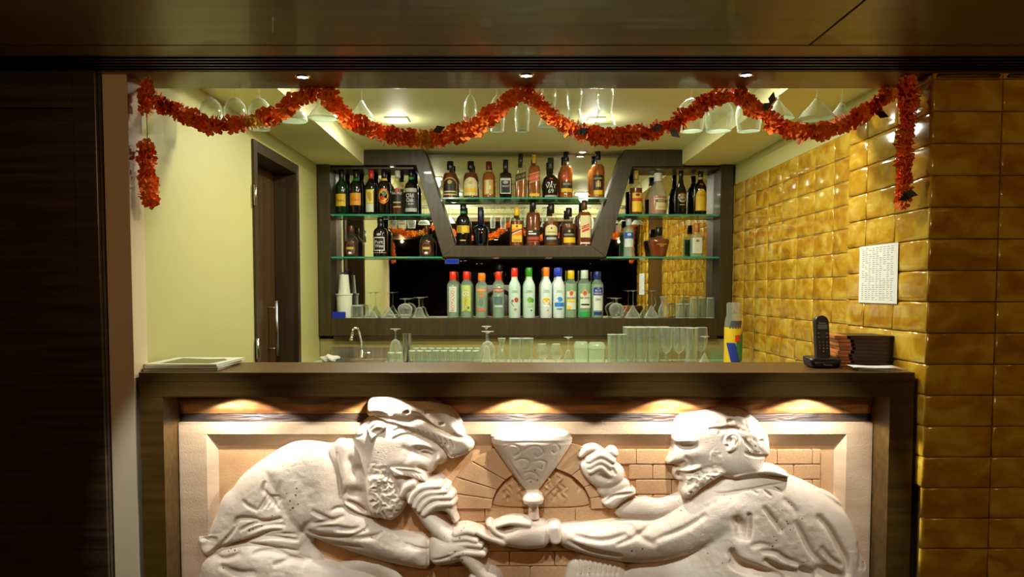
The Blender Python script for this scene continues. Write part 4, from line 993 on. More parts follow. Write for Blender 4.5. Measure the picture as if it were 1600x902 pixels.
# cordless telephone
pb = at(1284, 573, 2.745)
ph = empty('cordless_phone', (pb.x, 2.745, Z_TOP + .0006), 'black cordless telephone standing in its charging cradle on the counter', 'telephone')
blk = pmat('black_plastic', (.010, .010, .010), .28)
bm = bmesh.new()
bmesh.ops.create_cube(bm, size=1)
for v in bm.verts:
    t = v.co.z > 0
    v.co = Vector((v.co.x * (.115 if t else .095), v.co.y * (.085 if t else .095), .0 if not t else (.040 if v.co.y > 0 else .034)))
bmesh.ops.bevel(bm, geom=list(bm.edges), offset=.016, segments=4, affect='EDGES', profile=.6)
zmin = min(v.co.z for v in bm.verts)
for v in bm.verts: v.co.z -= zmin
base = bm_obj('charging_base', bm, blk, ph, True)
hs = empty('tmp'); bpy.data.objects.remove(hs)
def rounded_slab(w_, h_, t_, r_, q=6):
    pts = []
    for cx, cz, a0 in ((w_/2 - r_, r_*.5, -90), (w_/2 - r_, h_ - r_, 0), (-w_/2 + r_, h_ - r_, 90), (-w_/2 + r_, r_*.5, 180)):
        for i in range(q + 1):
            a = math.radians(a0 + 90 * i / q); rr_ = r_ if a0 in (0, 90) else r_*.5
            pts.append((cx + rr_ * math.cos(a) + ((r_ - rr_) if a0 == -90 else (rr_ - r_ if a0 == 180 else 0)), cz + rr_ * math.sin(a)))
    return pts
hand = prism('handset', rounded_slab(.046, .158, .024, .021), -.012, .012, blk, ph, .004, loc=(0, -.005, .022))
hand.rotation_euler = (math.radians(-9), 0, 0)
box('screen', -.0165, .0165, -.0136, -.0124, .110, .127, pmat('lcd_grey', (.16, .19, .17), .2), hand)
keym = cmat((.20, .20, .20))
dg = ['1', '2', '3', '4', '5', '6', '7', '8', '9', '0', '0', '0']
for r_ in range(4):
    for c_ in range(3):
        kx, kz = (c_ - 1) * .0125, .064 - r_ * .0105
        kk = box('key', kx - .0045, kx + .0045, -.0137, -.0124, kz - .0033, kz + .0033, pmat('key_black', (.02, .02, .02), .4), hand, .001)
        if r_ < 3 or c_ == 1:
            tv, tf = text2d(dg[r_ * 3 + c_])
            mesh('digit', [(kx + x * .0045, -.0142, kz + z * .0045) for x, z in tv], tf, cmat((.75, .75, .72)), kk)
lathe('navigation_key', [(.0001, 0), (.009, .0002), (.010, .0012)], MATS['key_black'], hand, 18, loc=(0, -.0125, .087)).rotation_euler = (math.radians(90), 0, 0)
for sx_ in (-1, 1):
    for zz_ in (.096, .082):
        box('soft_key', sx_ * .0145 - .004, sx_ * .0145 + .004, -.0137, -.0124, zz_ - .0018, zz_ + .0018, keym, hand, .0006)
tv, tf = text2d('Panasonic')
mesh('lettering', [(x * .0042, -.0138, .1315 + z * .0042) for x, z in tv], tf, cmat((.8, .8, .78)), hand)
mesh('lettering', [(x * .0052 + .002, -.0490 - .0, .013 + z * .0052) for x, z in tv], tf, cmat((.8, .8, .78)), base)
# pile of menu folders
lea = pmat('dark_brown_leather', (.022, .010, .006), .35)
oran = nmat('orange_leather', (.42, .13, .03), (.56, .19, .05), (20, 20, 20), 3, .4)
zz = Z_TOP + .0006
fx = at(1345, 560, 2.84).x
tilts = [(.0, -.010), (.004, .012), (.001, -.014), (-.004, .01), (.006, -.02), (.012, -.03), (.002, .03), (.004, -.02), (-.006, -.03)]
names_ = ['lowest', 'second from the bottom', 'third from the bottom', 'fourth from the bottom', 'middle', 'fourth from the top', 'third from the top', 'second from the top', 'topmost']
for k, (dx, rz) in enumerate(tilts):
    t_ = .0105 if k < 4 else .0125
    e = empty('menu_folder', (fx + dx, 2.835, zz), 'brown leather menu folder with orange spine, ' + names_[k] + ' in the pile', 'folder', 'menu folders piled on the counter', -.16 + rz)
    box('cover', -.062, .100, -.085, .085, 0, .002, lea, e, .0006)
    box('cover', -.062, .100, -.085, .085, t_ - .002, t_, lea, e, .0006)
    box('pages', -.05, .096, -.080, .080, .0022, t_ - .0022, cmat((.10, .06, .04)), e)
    box('spine_leather', -.105, -.0625, -.0855, .0855, 0.0003, t_ - .0003, oran, e, .0025)
    zz += t_ + .0006
# loose papers at the front right corner
zz = Z_TOP + .0006
for k, (px_, py_, rz, lb) in enumerate(((1372, 578, -.5, 'lowest loose paper sheet at the right end of the counter'), (1390, 578, -.25, 'middle loose paper sheet at the right end of the counter'), (1362, 579, -.38, 'uppermost loose paper sheet in front of the folders'))):
    p = at(px_, py_, 2.66)
    nx = 6; v, f = [], []
    for j in range(2):
        for i in range(nx + 1):
            u = i / nx
            for s_ in (0, 1):
                v.append((-.075 + .15 * u, -.045 + .09 * j, .0015 * math.sin(u * 5 + k) + .0015 + s_ * .0008))
    for i in range(nx):
        a, b = 2 * i, 2 * (nx + 1) + 2 * i
        f += [(a + 1, a + 3, b + 3, b + 1), (a, b, b + 2, a + 2), (a, a + 2, a + 3, a + 1), (b, b + 1, b + 3, b + 2)]
    n_ = 2 * (nx + 1)
    f += [(0, 1, n_ + 1, n_), (2 * nx, n_ + 2 * nx, n_ + 2 * nx + 1, 2 * nx + 1)]
    o = mesh('paper_sheet', v, f, paper if k != 1 else cmat((.62, .40, .26)), None, True, (min(p.x, 1.255), 2.645 + .004 * k, zz + .0046 * k))
    o.rotation_euler = (0, 0, rz * .4)
    tag(o, lb, 'paper', 'loose papers on the counter')
# price list on the tiled pillar
xw = X_COL - 0.0035
pl = empty('price_list', (xw, 2.86, 1.42), 'white printed price list sheet taped to the ochre tiles', 'notice')
ya, yb = 1.3446 * FPX / (1343 - PX), 1.3446 * FPX / (1403 - PX)
za, zb_ = at(1343, 385, ya).z, at(1343, 472.5, ya).z
zc_, zd_ = at(1403, 380, yb).z, at(1403, 475.5, yb).z
Zt, Zb = (za + zc_) / 2 - 1.42, (zb_ + zd_) / 2 - 1.42
box('sheet', -.0012, -.0006, yb - 2.86, ya - 2.86, Zb, Zt, paper, pl)
Hh = Zt - Zb; Wd = ya - yb
rows = 26
v, f = [], []
for r_ in range(rows):
    z_ = Zt - .03 * Hh - (r_ + .5) * Hh * .93 / rows
    y_ = ya - 2.86 - .08 * Wd; 
    yy_ = y_
    for c_ in range(9):
        ww = Wd * .85 / 9
        l_ = ww * random.uniform(.35, .8)
        if random.random() < .08: yy_ -= ww; continue
        n0 = len(v)
        v += [(-.0016, yy_, z_ - .0011), (-.0016, yy_ - l_, z_ - .0011), (-.0016, yy_ - l_, z_ + .0011), (-.0016, yy_, z_ + .0011)]
        f.append((n0, n0 + 1, n0 + 2, n0 + 3)); yy_ -= ww
tag(mesh('printed_text', v, f, cmat((.30, .32, .30)), pl), kind='stuff')

# ================================================================== MARIGOLD GARLANDS
def marigold_mesh(name, seed):
    r = random.Random(seed)
    bm = bmesh.new()
    bmesh.ops.create_icosphere(bm, subdivisions=1, radius=.55)
    for ring, (el, n_, L) in enumerate(((-40, 7, 1.0), (-5, 9, 1.02), (28, 8, .98), (58, 6, .9))):
        for k in range(n_):
            a = 2 * math.pi * (k + .5 * (ring % 2) + r.uniform(-.2, .2)) / n_
            e_ = math.radians(el + r.uniform(-10, 10))
            d = Vector((math.cos(a) * math.cos(e_), math.sin(a) * math.cos(e_), math.sin(e_)))
            s = d.cross(Vector((0, 0, 1))).normalized(); u = s.cross(d).normalized()
            l_ = L * r.uniform(.85, 1.12); wd = .26 * r.uniform(.8, 1.2)
            c0 = bm.verts.new(d * .40); p1 = bm.verts.new(d * l_ * .8 + s * wd + u * .10); p2 = bm.verts.new(d * l_ + u * r.uniform(-.12, .12)); p3 = bm.verts.new(d * l_ * .8 - s * wd - u * .06)
            bm.faces.new((c0, p1, p2)); bm.faces.new((c0, p2, p3))
    me = bpy.data.meshes.new(name); bm.to_mesh(me); bm.free()
    return me
def hue_mat(name, c1, c2):
    m, nt, b, out = nodes(name)
    oi = nt.nodes.new('ShaderNodeObjectInfo'); rp = nt.nodes.new('ShaderNodeValToRGB')
    rp.color_ramp.elements[0].color = (*c1, 1); rp.color_ramp.elements[1].color = (*c2, 1)
    nt.links.new(oi.outputs['Random'], rp.inputs['Fac']); nt.links.new(rp.outputs['Color'], b.inputs['Base Color'])
    b.inputs['Roughness'].default_value = .75; b.inputs['Subsurface Weight'].default_value = 0.0
    return m
mg_or = hue_mat('marigold_orange', (.80, .115, .005), (.95, .27, .010)); mg_ye = hue_mat('marigold_yellow', (.70, .34, .02), (.80, .45, .03))
FM = [marigold_mesh('marigold', s) for s in range(4)]
for me in FM: me.materials.append(mg_or)
FY = [m_.copy() for m_ in FM[:2]]
for me in FY: me.materials.clear(); me.materials.append(mg_ye)
leaf_m = pmat('dark_leaf', (.012, .018, .010), .5)
leaf_me = bpy.data.meshes.new('leaf')
leaf_me.from_pydata([(0, 0, 0), (.45, .3, .06), (1, 0, .1), (.45, -.3, .06), (.45, 0, -.05), (0, 0, .03), (.45, .3, .09), (1, 0, .13), (.45, -.3, .09)], [], [(0, 4, 1), (1, 4, 2), (2, 4, 3), (3, 4, 0), (5, 6, 7, 8)])
leaf_me.materials.append(leaf_m)
string_m = pmat('string', (.10, .07, .03), .9)
def spline(pts, n_):
    P = [pts[0]] + list(pts) + [pts[-1]]
    out_ = []
    for i in range(1, len(P) - 2):
        for k in range(n_):
            t = k / n_
            out_.append(tuple(0.5 * (2*P[i][c] + (P[i+1][c]-P[i-1][c])*t + (2*P[i-1][c]-5*P[i][c]+4*P[i+1][c]-P[i+2][c])*t*t + (3*P[i][c]-P[i-1][c]-3*P[i+1][c]+P[i+2][c])*t**3) for c in (0, 1)))
    out_.append(tuple(pts[-1])); return out_
def garland(pts, label, Y_G=2.735, pitch=11.0, size=16.5, yellow=(), leaves=(), gaps=(), top_string=None):
    o0 = at(pts[0][0], pts[0][1], Y_G)
    e = empty('marigold_garland', o0, label, 'garland', 'marigold garlands')
    sp = spline(pts, 24)
    w3 = [at(x, y, Y_G) - o0 for x, y in sp]
    if top_string: w3 = [at(x, y, Y_G) - o0 for x, y in top_string] + w3
    tube('string', w3, .0012, string_m, e, 5)
    acc, last = 0, sp[0]; nxt = 0
    for q in sp:
        acc += math.hypot(q[0] - last[0], q[1] - last[1]); last = q
        if acc >= nxt:
            nxt += pitch * random.uniform(.8, 1.15)
            if any(math.hypot(q[0] - g[0], q[1] - g[1]) < g[2] for g in gaps): continue
            yel = any(math.hypot(q[0] - g[0], q[1] - g[1]) < 11 for g in yellow)
            c = at(q[0] + random.uniform(-2, 2), q[1] + random.uniform(-2.5, 2.5), Y_G) - o0
            c.y += random.uniform(-.006, .006)
            f = link('flower', random.choice(FY if yel else FM), e, c)
            f.rotation_euler = (random.uniform(0, 6.3), random.uniform(0, 6.3), random.uniform(0, 6.3))
            s_ = size * random.uniform(.85, 1.15) * Y_G / FPX
            f.scale = (s_, s_, s_ * random.uniform(.75, 1.0))
    for lx, ly, la in leaves:
        c = at(lx, ly, Y_G - .024) - o0
        f = link('leaf', leaf_me, e, c); f.rotation_euler = (math.radians(90), 0, 0); f.rotation_euler.rotate_axis('Z', math.radians(la)); f.scale = (.046, .046, .046)
    return e
garland([(246, 156), (300, 186), (350, 197), (400, 190), (450, 168), (474, 150), (492, 142)], 'orange marigold swag at the left, from the cream wall to the left downlight', yellow=((396, 192),), leaves=())
garland([(508, 145), (540, 183), (590, 206), (640, 216), (690, 214), (740, 199), (785, 165), (808, 145)], 'orange marigold swag between the left and middle downlights, with one yellow flower', yellow=((668, 215),), leaves=((676, 206, 20),))
garland([(827, 146), (860, 180), (900, 205), (950, 213), (1000, 208), (1050, 195), (1100, 165), (1136, 146)], 'orange marigold swag between the middle and right downlights', leaves=((900, 209, 20), (1046, 202, -40), (1036, 196, 200)))
garland([(1152, 146), (1190, 178), (1240, 204), (1290, 203), (1340, 184), (1376, 155), (1394, 143)], 'orange marigold swag at the right, from the right downlight to the tiled pillar', leaves=((1188, 172, 30), (1368, 176, -20), (1204, 165, 80)))
garland([(1420, 128), (1417, 200), (1413, 250), (1412, 290), (1409, 322)], 'long orange marigold string hanging down before the tiled pillar', Y_G=2.575, leaves=((1412, 300, -15), (1425, 305, 200)), size=16.5)
garland([(229, 130), (229, 172)], 'short clump of marigolds at the top left corner of the opening', Y_G=2.60, size=14, pitch=10)
garland([(230, 232), (231, 262), (233, 290), (234, 316)], 'marigold string hanging on a thread beside the left pillar', Y_G=2.60, size=17, pitch=9.5, top_string=[(229, 176), (230, 205)])
# ================================================================== CARVED RELIEF IN THE BAR FRONT
Y_P = 2.655             # plane on which the outlines are measured
Y_B = 2.712             # back of the niche
clay = nmat('white_clay', (.68, .53, .36), (.76, .61, .44), (14, 14, 14), 4, .55, .25, bscale=220, lo=.3, hi=.7)
clay_wall = nmat('tan_clay', (.52, .275, .105), (.64, .38, .175), (10, 10, 10), 4, .6, .3, bscale=180, lo=.3, hi=.7)
clay_frame = nmat('cream_clay', (.56, .37, .20), (.68, .49, .30), (5, 5, 18), 4, .55, .25, bscale=160, lo=.3, hi=.7)
clay_brown = nmat('stained_brown_clay', (.16, .055, .012), (.55, .30, .11), (4, 10, 22), 5, .5, .4, lo=.36, hi=.66, c3=(.34, .15, .04), dist=.8)
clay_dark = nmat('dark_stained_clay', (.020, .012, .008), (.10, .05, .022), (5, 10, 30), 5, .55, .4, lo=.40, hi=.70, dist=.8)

def pits(m, scale, col=(.16, .08, .03)):
    """sparse little pits and specks in the clay"""
    nt = m.node_tree; L = nt.links.new; b = nt.nodes['Principled BSDF']
    tc = nt.nodes.new('ShaderNodeTexCoord'); vo = nt.nodes.new('ShaderNodeTexVoronoi'); vo.inputs['Scale'].default_value = scale
    L(tc.outputs['Object'], vo.inputs['Vector'])
    n2 = nt.nodes.new('ShaderNodeTexNoise'); n2.inputs['Scale'].default_value = 9.0; L(tc.outputs['Object'], n2.inputs['Vector'])
    th = nt.nodes.new('ShaderNodeMapRange'); th.inputs[1].default_value = .50; th.inputs[2].default_value = .72; th.inputs[3].default_value = 0.0; th.inputs[4].default_value = .20
    L(n2.outputs['Fac'], th.inputs[0])
    lt = nt.nodes.new('ShaderNodeMath'); lt.operation = 'LESS_THAN'; L(vo.outputs['Distance'], lt.inputs[0]); L(th.outputs[0], lt.inputs[1])
    mx = nt.nodes.new('ShaderNodeMix'); mx.data_type = 'RGBA'
    src = b.inputs['Base Color'].links[0].from_socket
    L(lt.outputs[0], mx.inputs['Factor']); L(src, mx.inputs['A']); mx.inputs['B'].default_value = (*col, 1)
    L(mx.outputs['Result'], b.inputs['Base Color'])
pits(clay, 55); pits(clay_wall, 60, (.12, .05, .02))

GX0, GX1, GY0, GY1 = 276, 1368, 608, 1000
gx, gy = np.meshgrid(np.arange(GX0, GX1 + 1, 1.0), np.arange(GY0, GY1 + 1, 1.0))
NH, NW = gx.shape
def cv(x0, y0, s): return lambda pts: [(x0 + x / s, y0 + y / s) for x, y in pts]
cL, cM, cR = cv(270, 610, 3.09), cv(680, 610, 3.09), cv(960, 610, 3.09)
cH, cK, cB, cD, cT, cF = cv(460, 610, 5.01), cv(1020, 630, 5.636), cv(600, 740, 5.333), cv(270, 740, 4.848), cv(1080, 730, 5.243), cv(840, 660, 5.64)

def chaikin(p, it=2):
    p = np.array(p, float)
    for _ in range(it):
        q = np.roll(p, -1, 0)
        p = np.stack([.75 * p + .25 * q, .25 * p + .75 * q], 1).reshape(-1, 2)
    return p
def seg_dist(X, Y, p, closed):
    d = np.full(X.shape, 1e9)
    n_ = len(p)
    for i in range(n_ if closed else n_ - 1):
        a, b = p[i], p[(i + 1) % n_]
        vx, vy = b[0] - a[0], b[1] - a[1]
        t = np.clip(((X - a[0]) * vx + (Y - a[1]) * vy) / (vx * vx + vy * vy + 1e-9), 0, 1)
        d = np.minimum(d, (X - a[0] - t * vx) ** 2 + (Y - a[1] - t * vy) ** 2)
    return np.sqrt(d)
def inside(X, Y, p):
    r = np.zeros(X.shape, bool)
    n_ = len(p)
    for i in range(n_):
        a, b = p[i], p[(i + 1) % n_]
        if a[1] == b[1]: continue
        c = ((a[1] > Y) != (b[1] > Y)) & (X < (b[0] - a[0]) * (Y - a[1]) / (b[1] - a[1]) + a[0])
        r ^= c
    return r
def window(p, m):
    p = np.array(p)
    x0, y0 = np.floor(p.min(0) - m).astype(int); x1, y1 = np.ceil(p.max(0) + m).astype(int)
    return slice(max(y0 - GY0, 0), max(min(y1 - GY0 + 1, NH), 0)), slice(max(x0 - GX0, 0), max(min(x1 - GX0 + 1, NW), 0))
def vnoise(X, Y, s, seed=0):
    r = np.random.default_rng(seed); T = r.random((256, 256))
    x, y = X / s, Y / s
    xi, yi = np.floor(x).astype(int), np.floor(y).astype(int)
    fx_, fy_ = x - xi, y - yi
    fx_, fy_ = fx_ * fx_ * (3 - 2 * fx_), fy_ * fy_ * (3 - 2 * fy_)
    g = lambda i, j: T[(yi + j) % 256, (xi + i) % 256]
    return (g(0, 0) * (1 - fx_) + g(1, 0) * fx_) * (1 - fy_) + (g(0, 1) * (1 - fx_) + g(1, 1) * fx_) * fy_ - .5

class Field:
    def __init__(self): self.h = np.full(gx.shape, -.03)
    def puff(self, poly, base, H, R, k=0.0, tilt=None, sm=2, add=None, rnd=.5):
        """inflated outline: rises from base by H within R px of the edge"""
        p = chaikin(poly, sm); w_ = window(p, 10)
        X, Y = gx[w_], gy[w_]
        d = seg_dist(X, Y, p, True); ins = inside(X, Y, p)
        sd = np.where(ins, d, 0.0)
        if R > 10:                       # soften the ridge lines of the distance field
            for _ in range(int(R / 5)):
                q = np.pad(sd, 2, mode='edge')
                sd = (q[:-4, 2:-2] + q[1:-3, 2:-2] + q[2:-2, 2:-2] + q[3:-1, 2:-2] + q[4:, 2:-2]) / 5
                q = np.pad(sd, 2, mode='edge')
                sd = (q[2:-2, :-4] + q[2:-2, 1:-3] + q[2:-2, 2:-2] + q[2:-2, 3:-1] + q[2:-2, 4:]) / 5
            sd = np.minimum(sd, d + 3) * np.clip(d / 4, 0, 1) + d * (1 - np.clip(d / 4, 0, 1))
        t = np.clip(sd / R, 0, 1)
        h = np.where(ins, base + H * (1 - (1 - t) ** 2) ** rnd, base - d * .012)
        if tilt is not None: h = h + np.where(ins, tilt[0] * (X - tilt[2]) + tilt[1] * (Y - tilt[3]), 0)
        if add is not None: h = h + np.where(ins, add(X, Y) * np.clip(d / 6, 0, 1), 0)
        self.merge(w_, h, k); return self
    def merge(self, w_, h, k):
        a = self.h[w_]
        if k > 0:
            q = np.clip(.5 + .5 * (h - a) / k, 0, 1)
            self.h[w_] = a * (1 - q) + h * q + k * q * (1 - q)
        else: self.h[w_] = np.maximum(a, h)
    def limb(self, pts, r, base, k=0.0, flat=1.0, radii=None):
        """rounded rod along a path (px), radius r px, axis height base"""
        p = np.array(pts, float)
        radii = list(radii) if radii else [r] * len(p)
        if len(p) > 2:                   # round off the bends
            q, rq = [p[0]], [radii[0]]
            P = np.vstack([p[:1], p, p[-1:]])
            for i in range(1, len(P) - 2):
                for t in (.2, .4, .6, .8, 1.0):
                    q.append(.5 * (2*P[i] + (P[i+1]-P[i-1])*t + (2*P[i-1]-5*P[i]+4*P[i+1]-P[i+2])*t*t + (3*P[i]-P[i-1]-3*P[i+1]+P[i+2])*t**3))
                    rq.append(radii[i-1] + (radii[i] - radii[i-1]) * t)
            p, radii = np.array(q), rq
        rm = max(radii)
        w_ = window(p, rm + 6); X, Y = gx[w_], gy[w_]
        best = np.full(X.shape, -.03)
        for i in range(len(p) - 1):
            a, b = p[i], p[i + 1]
            vx, vy = b - a
            t = np.clip(((X - a[0]) * vx + (Y - a[1]) * vy) / (vx * vx + vy * vy + 1e-9), 0, 1)
            d = np.hypot(X - a[0] - t * vx, Y - a[1] - t * vy)
            rr_ = (radii[i] + (radii[i + 1] - radii[i]) * t) if radii else r
            u = d / rr_
            h = np.where(u < 1, base + rr_ * .00212 * flat * np.sqrt(np.clip(1 - u * u, 0, 1)), base - (d - rr_) * .012)
            best = np.maximum(best, h)
        self.merge(w_, best, k); return self
    def turned(self, cx, prof, base, flat=1.0):
        """half-round vessel standing on axis cx; prof = [(y, half width)] in px"""
        ys = [q[0] for q in prof]; hw_ = np.interp(gy, ys, [q[1] for q in prof])
        u = np.abs(gx - cx) / np.maximum(hw_, .5)
        ok = (gy >= ys[0]) & (gy <= ys[-1])
        h = np.where(ok & (u < 1), base + hw_ * .00212 * flat * np.sqrt(np.clip(1 - u * u, 0, 1)), -.03)
        self.h = np.maximum(self.h, h); return self
    def groove(self, pts, w, depth, taper=True):
        """carved line (depth < 0: raised ridge)"""
        p = np.array(pts, float)
        if len(p) > 2:
            q = [p[0]]
            P = np.vstack([p[:1], p, p[-1:]])
            for i in range(1, len(P) - 2):
                for t in (.25, .5, .75, 1.0):
                    q.append(.5 * (2*P[i] + (P[i+1]-P[i-1])*t + (2*P[i-1]-5*P[i]+4*P[i+1]-P[i+2])*t*t + (3*P[i]-P[i-1]-3*P[i+1]+P[i+2])*t**3))
            p = np.array(q)
        w_ = window(p, 3 * w); X, Y = gx[w_], gy[w_]
        n_ = len(p); best = np.zeros(X.shape)
        for i in range(n_ - 1):
            a, b = p[i], p[i + 1]; vx, vy = b - a
            t = np.clip(((X - a[0]) * vx + (Y - a[1]) * vy) / (vx * vx + vy * vy + 1e-9), 0, 1)
            d2 = (X - a[0] - t * vx) ** 2 + (Y - a[1] - t * vy) ** 2
            s = (i + t) / (n_ - 1)
            am = np.sqrt(np.clip(4 * s * (1 - s), 0, 1)) if taper else 1.0
            best = np.maximum(best, am * np.exp(-d2 / (w * w)))
        self.h[w_] -= 1.4 * depth * best; return self
    def dent(self, c, rx, ry, depth, rot=0.0):
        w_ = window([(c[0], c[1])], 2.6 * max(rx, ry)); X, Y = gx[w_] - c[0], gy[w_] - c[1]
        a = math.radians(rot); u = (X * math.cos(a) + Y * math.sin(a)) / rx; v = (-X * math.sin(a) + Y * math.cos(a)) / ry
        self.h[w_] -= depth * np.exp(-(u * u + v * v)); return self
    def texture(self, poly, amp, s, seed=0, ridged=False):
        p = chaikin(poly, 2); w_ = window(p, 4); X, Y = gx[w_], gy[w_]
        d = seg_dist(X, Y, p, True); m_ = np.where(inside(X, Y, p), np.clip(d / 6, 0, 1), 0)
        Xw = X + 6 * vnoise(X, Y, 9, seed + 5); Yw = Y + 6 * vnoise(X, Y, 9, seed + 6)
        n_ = vnoise(Xw, Yw, s, seed) + .5 * vnoise(Xw, Yw, s / 2, seed + 1)
        if ridged: n_ = .35 - 2 * np.abs(n_)
        self.h[w_] += amp * m_ * n_; return self

EX = (at(801, 700, Y_P).x - at(800, 700, Y_P).x)
def relief(name, F, m, parent, label=None, cut=-.004):
    H_ = F.h.copy()
    # a light smoothing of the carved surface
    K = H_.copy()
    K[1:-1, 1:-1] = (4 * H_[1:-1, 1:-1] + 2 * (H_[:-2, 1:-1] + H_[2:, 1:-1] + H_[1:-1, :-2] + H_[1:-1, 2:]) + H_[:-2, :-2] + H_[2:, 2:] + H_[:-2, 2:] + H_[2:, :-2]) / 16
    H_ = K
    keep = H_ > cut
    # grow by one cell so that the rim dips behind the wall
    g = keep.copy(); g[1:] |= keep[:-1]; g[:-1] |= keep[1:]; g[:, 1:] |= keep[:, :-1]; g[:, :-1] |= keep[:, 1:]
    idx = -np.ones(H_.shape, int); idx[g] = np.arange(g.sum())
    u = (gx[g] - PX) / FPX; v = -(gy[g] - PY) / FPX
    dyv = v * math.sin(TILT) + math.cos(TILT); dzv = v * math.cos(TILT) - math.sin(TILT)
    s = Y_P / dyv
    hh = np.clip(H_[g], -.010, .2) * 1.10
    co = np.stack([u * s, Y_B - hh, EYE + dzv * s], 1)
    q = g[:-1, :-1] & g[1:, :-1] & g[:-1, 1:] & g[1:, 1:]
    a, b, c, d = idx[:-1, :-1][q], idx[1:, :-1][q], idx[1:, 1:][q], idx[:-1, 1:][q]
    fa = np.stack([a, b, c, d], 1)
    me = bpy.data.meshes.new(name)
    me.vertices.add(len(co)); me.vertices.foreach_set('co', (co - np.array(parent.location)).ravel())
    me.loops.add(fa.size); me.loops.foreach_set('vertex_index', fa.ravel())
    me.polygons.add(len(fa)); me.polygons.foreach_set('loop_start', np.arange(0, fa.size, 4)); me.polygons.foreach_set('loop_total', np.full(len(fa), 4))
    me.polygons.foreach_set('use_smooth', np.ones(len(fa), bool))
    me.update(calc_edges=True); me.validate()
    me.materials.append(m)
    o = link(name, me, parent)
    if label: o['label'] = label
    return o

mural = empty('carved_relief', (0, Y_B, 0.12), 'large pale clay relief of two bearded men in the bar front', 'relief')
mz = mural.location.z
def mp(px, py): v = at(px, py, Y_P); return (v.x, v.z - mz)
zbot = 0.0
xl_, xr_ = ixl + .003, ixr - .003
ztop = z_f + 0.018 - mz
box('back_slab', xl_, xr_, 0.0, 0.02, zbot, ztop, clay_wall, mural)
# frame of the niche
xp = mp(318, 700)[0]; xq = mp(1328, 700)[0]
zA, zB, zC = mp(700, 681)[1], mp(700, 663)[1], mp(700, 650)[1]
def slope_piece(nm, pts_front, pts_back, m):
    """frustum-like strip: front edge points and back edge points as (x, z); y = -.03 in front, -.002 behind"""
    n_ = len(pts_front)
    v = [(x, -.030, z) for x, z in pts_front] + [(x, -.0005, z) for x, z in pts_back]
    f = [tuple(range(n_))] + [(i, n_ + i, n_ + (i + 1) % n_, (i + 1) % n_) for i in range(n_)]
    o = mesh(nm, v, f, m, mural)
    b_ = bmesh.new(); b_.from_mesh(o.data); bmesh.ops.recalc_face_normals(b_, faces=b_.faces); b_.to_mesh(o.data); b_.free()
    return o
bvl = .030
slope_piece('niche_frame', [(xl_, zbot), (xp, zbot), (xp, zA), (xl_, zA)], [(xl_, zbot), (xp + bvl, zbot), (xp + bvl, zA), (xl_, zA)], clay_frame)
slope_piece('niche_frame', [(xq, zbot), (xr_, zbot), (xr_, zA), (xq, zA)], [(xq - bvl, zbot), (xr_, zbot), (xr_, zA), (xq - bvl, zA)], clay_frame)
slope_piece('niche_lintel', [(xl_, zA + .0004), (xr_, zA + .0004), (xr_, zB), (xl_, zB)], [(xl_, zA - .045), (xr_, zA - .045), (xr_, zB), (xl_, zB)], clay_frame)
def rough_strip(nm, z0, z1, y0, y1, m, amp, seed, profile):
    """moulding along x with a chipped surface"""
    r = np.random.default_rng(seed)
    nx, nz = 320, 12
    X = np.linspace(xl_, xr_, nx); v, f = [], []
    n1 = [vnoise(X * 400, np.full(nx, 40. * j + 13), 9, seed) + .6 * vnoise(X * 400, np.full(nx, 60. * j + 7), 30, seed + 2) for j in range(nz + 1)]
    for j in range(nz + 1):
        t = j / nz
        for i in range(nx):
            v.append((X[i], -(y0 + (y1 - y0) * profile(t)) - amp * n1[j][i], z0 + (z1 - z0) * t + .35 * amp * n1[j][i] * (1 if 0 < j < nz else 0)))
    for j in range(nz):
        for i in range(nx - 1):
            a = j * nx + i; f.append((a, a + 1, a + nx + 1, a + nx))
    return mesh(nm, v, f, m, mural, True)
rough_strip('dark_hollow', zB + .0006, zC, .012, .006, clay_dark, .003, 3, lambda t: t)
rough_strip('brown_moulding', zC + .0006, ztop, .008, .024, clay_brown, .005, 5, lambda t: math.sin(math.pi * min(t * .62, .5)))

# brick wall of the forge behind the men
unit = box('brick', -.5, .5, -.5, .5, -.5, .5, clay_wall); bm_u = bmesh.new(); bm_u.from_mesh(unit.data)
bmesh.ops.bevel(bm_u, geom=list(bm_u.edges), offset=.06, segments=1, affect='EDGES'); bm_u.to_mesh(unit.data); bm_u.free()
brick_me = unit.data; bpy.data.objects.remove(unit)
def brick(x0, x1, y0, y1):
    a, b = mp(x0 + .7, y0 + .7), mp(x1 - .7, y1 - .7)
    w_, h_ = b[0] - a[0], a[1] - b[1]
    o = link('brick', brick_me, mural, ((a[0] + b[0]) / 2, -.004 + random.uniform(-.001, .001), (a[1] + b[1]) / 2))
    o.scale = (w_, .012, h_)
rl = [681 - 4, 706.5, 730.7, 754.7, 778.4, 800.5, 822.6, 846.5, 869, 892.5, 916, 940, 964]
arch_c = (680 + 515 / 3.09, 610 + 590 / 3.09); AX, AY, BX, BY = 470 / 3.09, 340 / 3.09, 245 / 3.09, 208 / 3.09
for r_ in range(len(rl) - 1):
    y0, y1 = rl[r_], rl[r_ + 1]
    if y0 < 700: continue
    ym = (y0 + y1) / 2
    off = 0 if r_ % 2 == 0 else 29
    if ym < arch_c[1]:
        dx = AX * math.sqrt(max(0, 1 - ((arch_c[1] - min(y1, arch_c[1])) / AY) ** 2))
        x = arch_c[0] + dx + 1
        e_ = 1024 - off * .9 - 0
        while e_ < x + 14: e_ += 56
        while x < 1290:
            brick(x, min(e_, 1291), y0, y1); x = e_; e_ += 56
            if 1291 - x < 8: break
    else:
        x = 700; e_ = 728 + (off if r_ % 2 else 68)
        while x < 1290:
            brick(x, min(e_, 1291), y0, y1); x = e_; e_ += 72
            if 1291 - x < 8: break
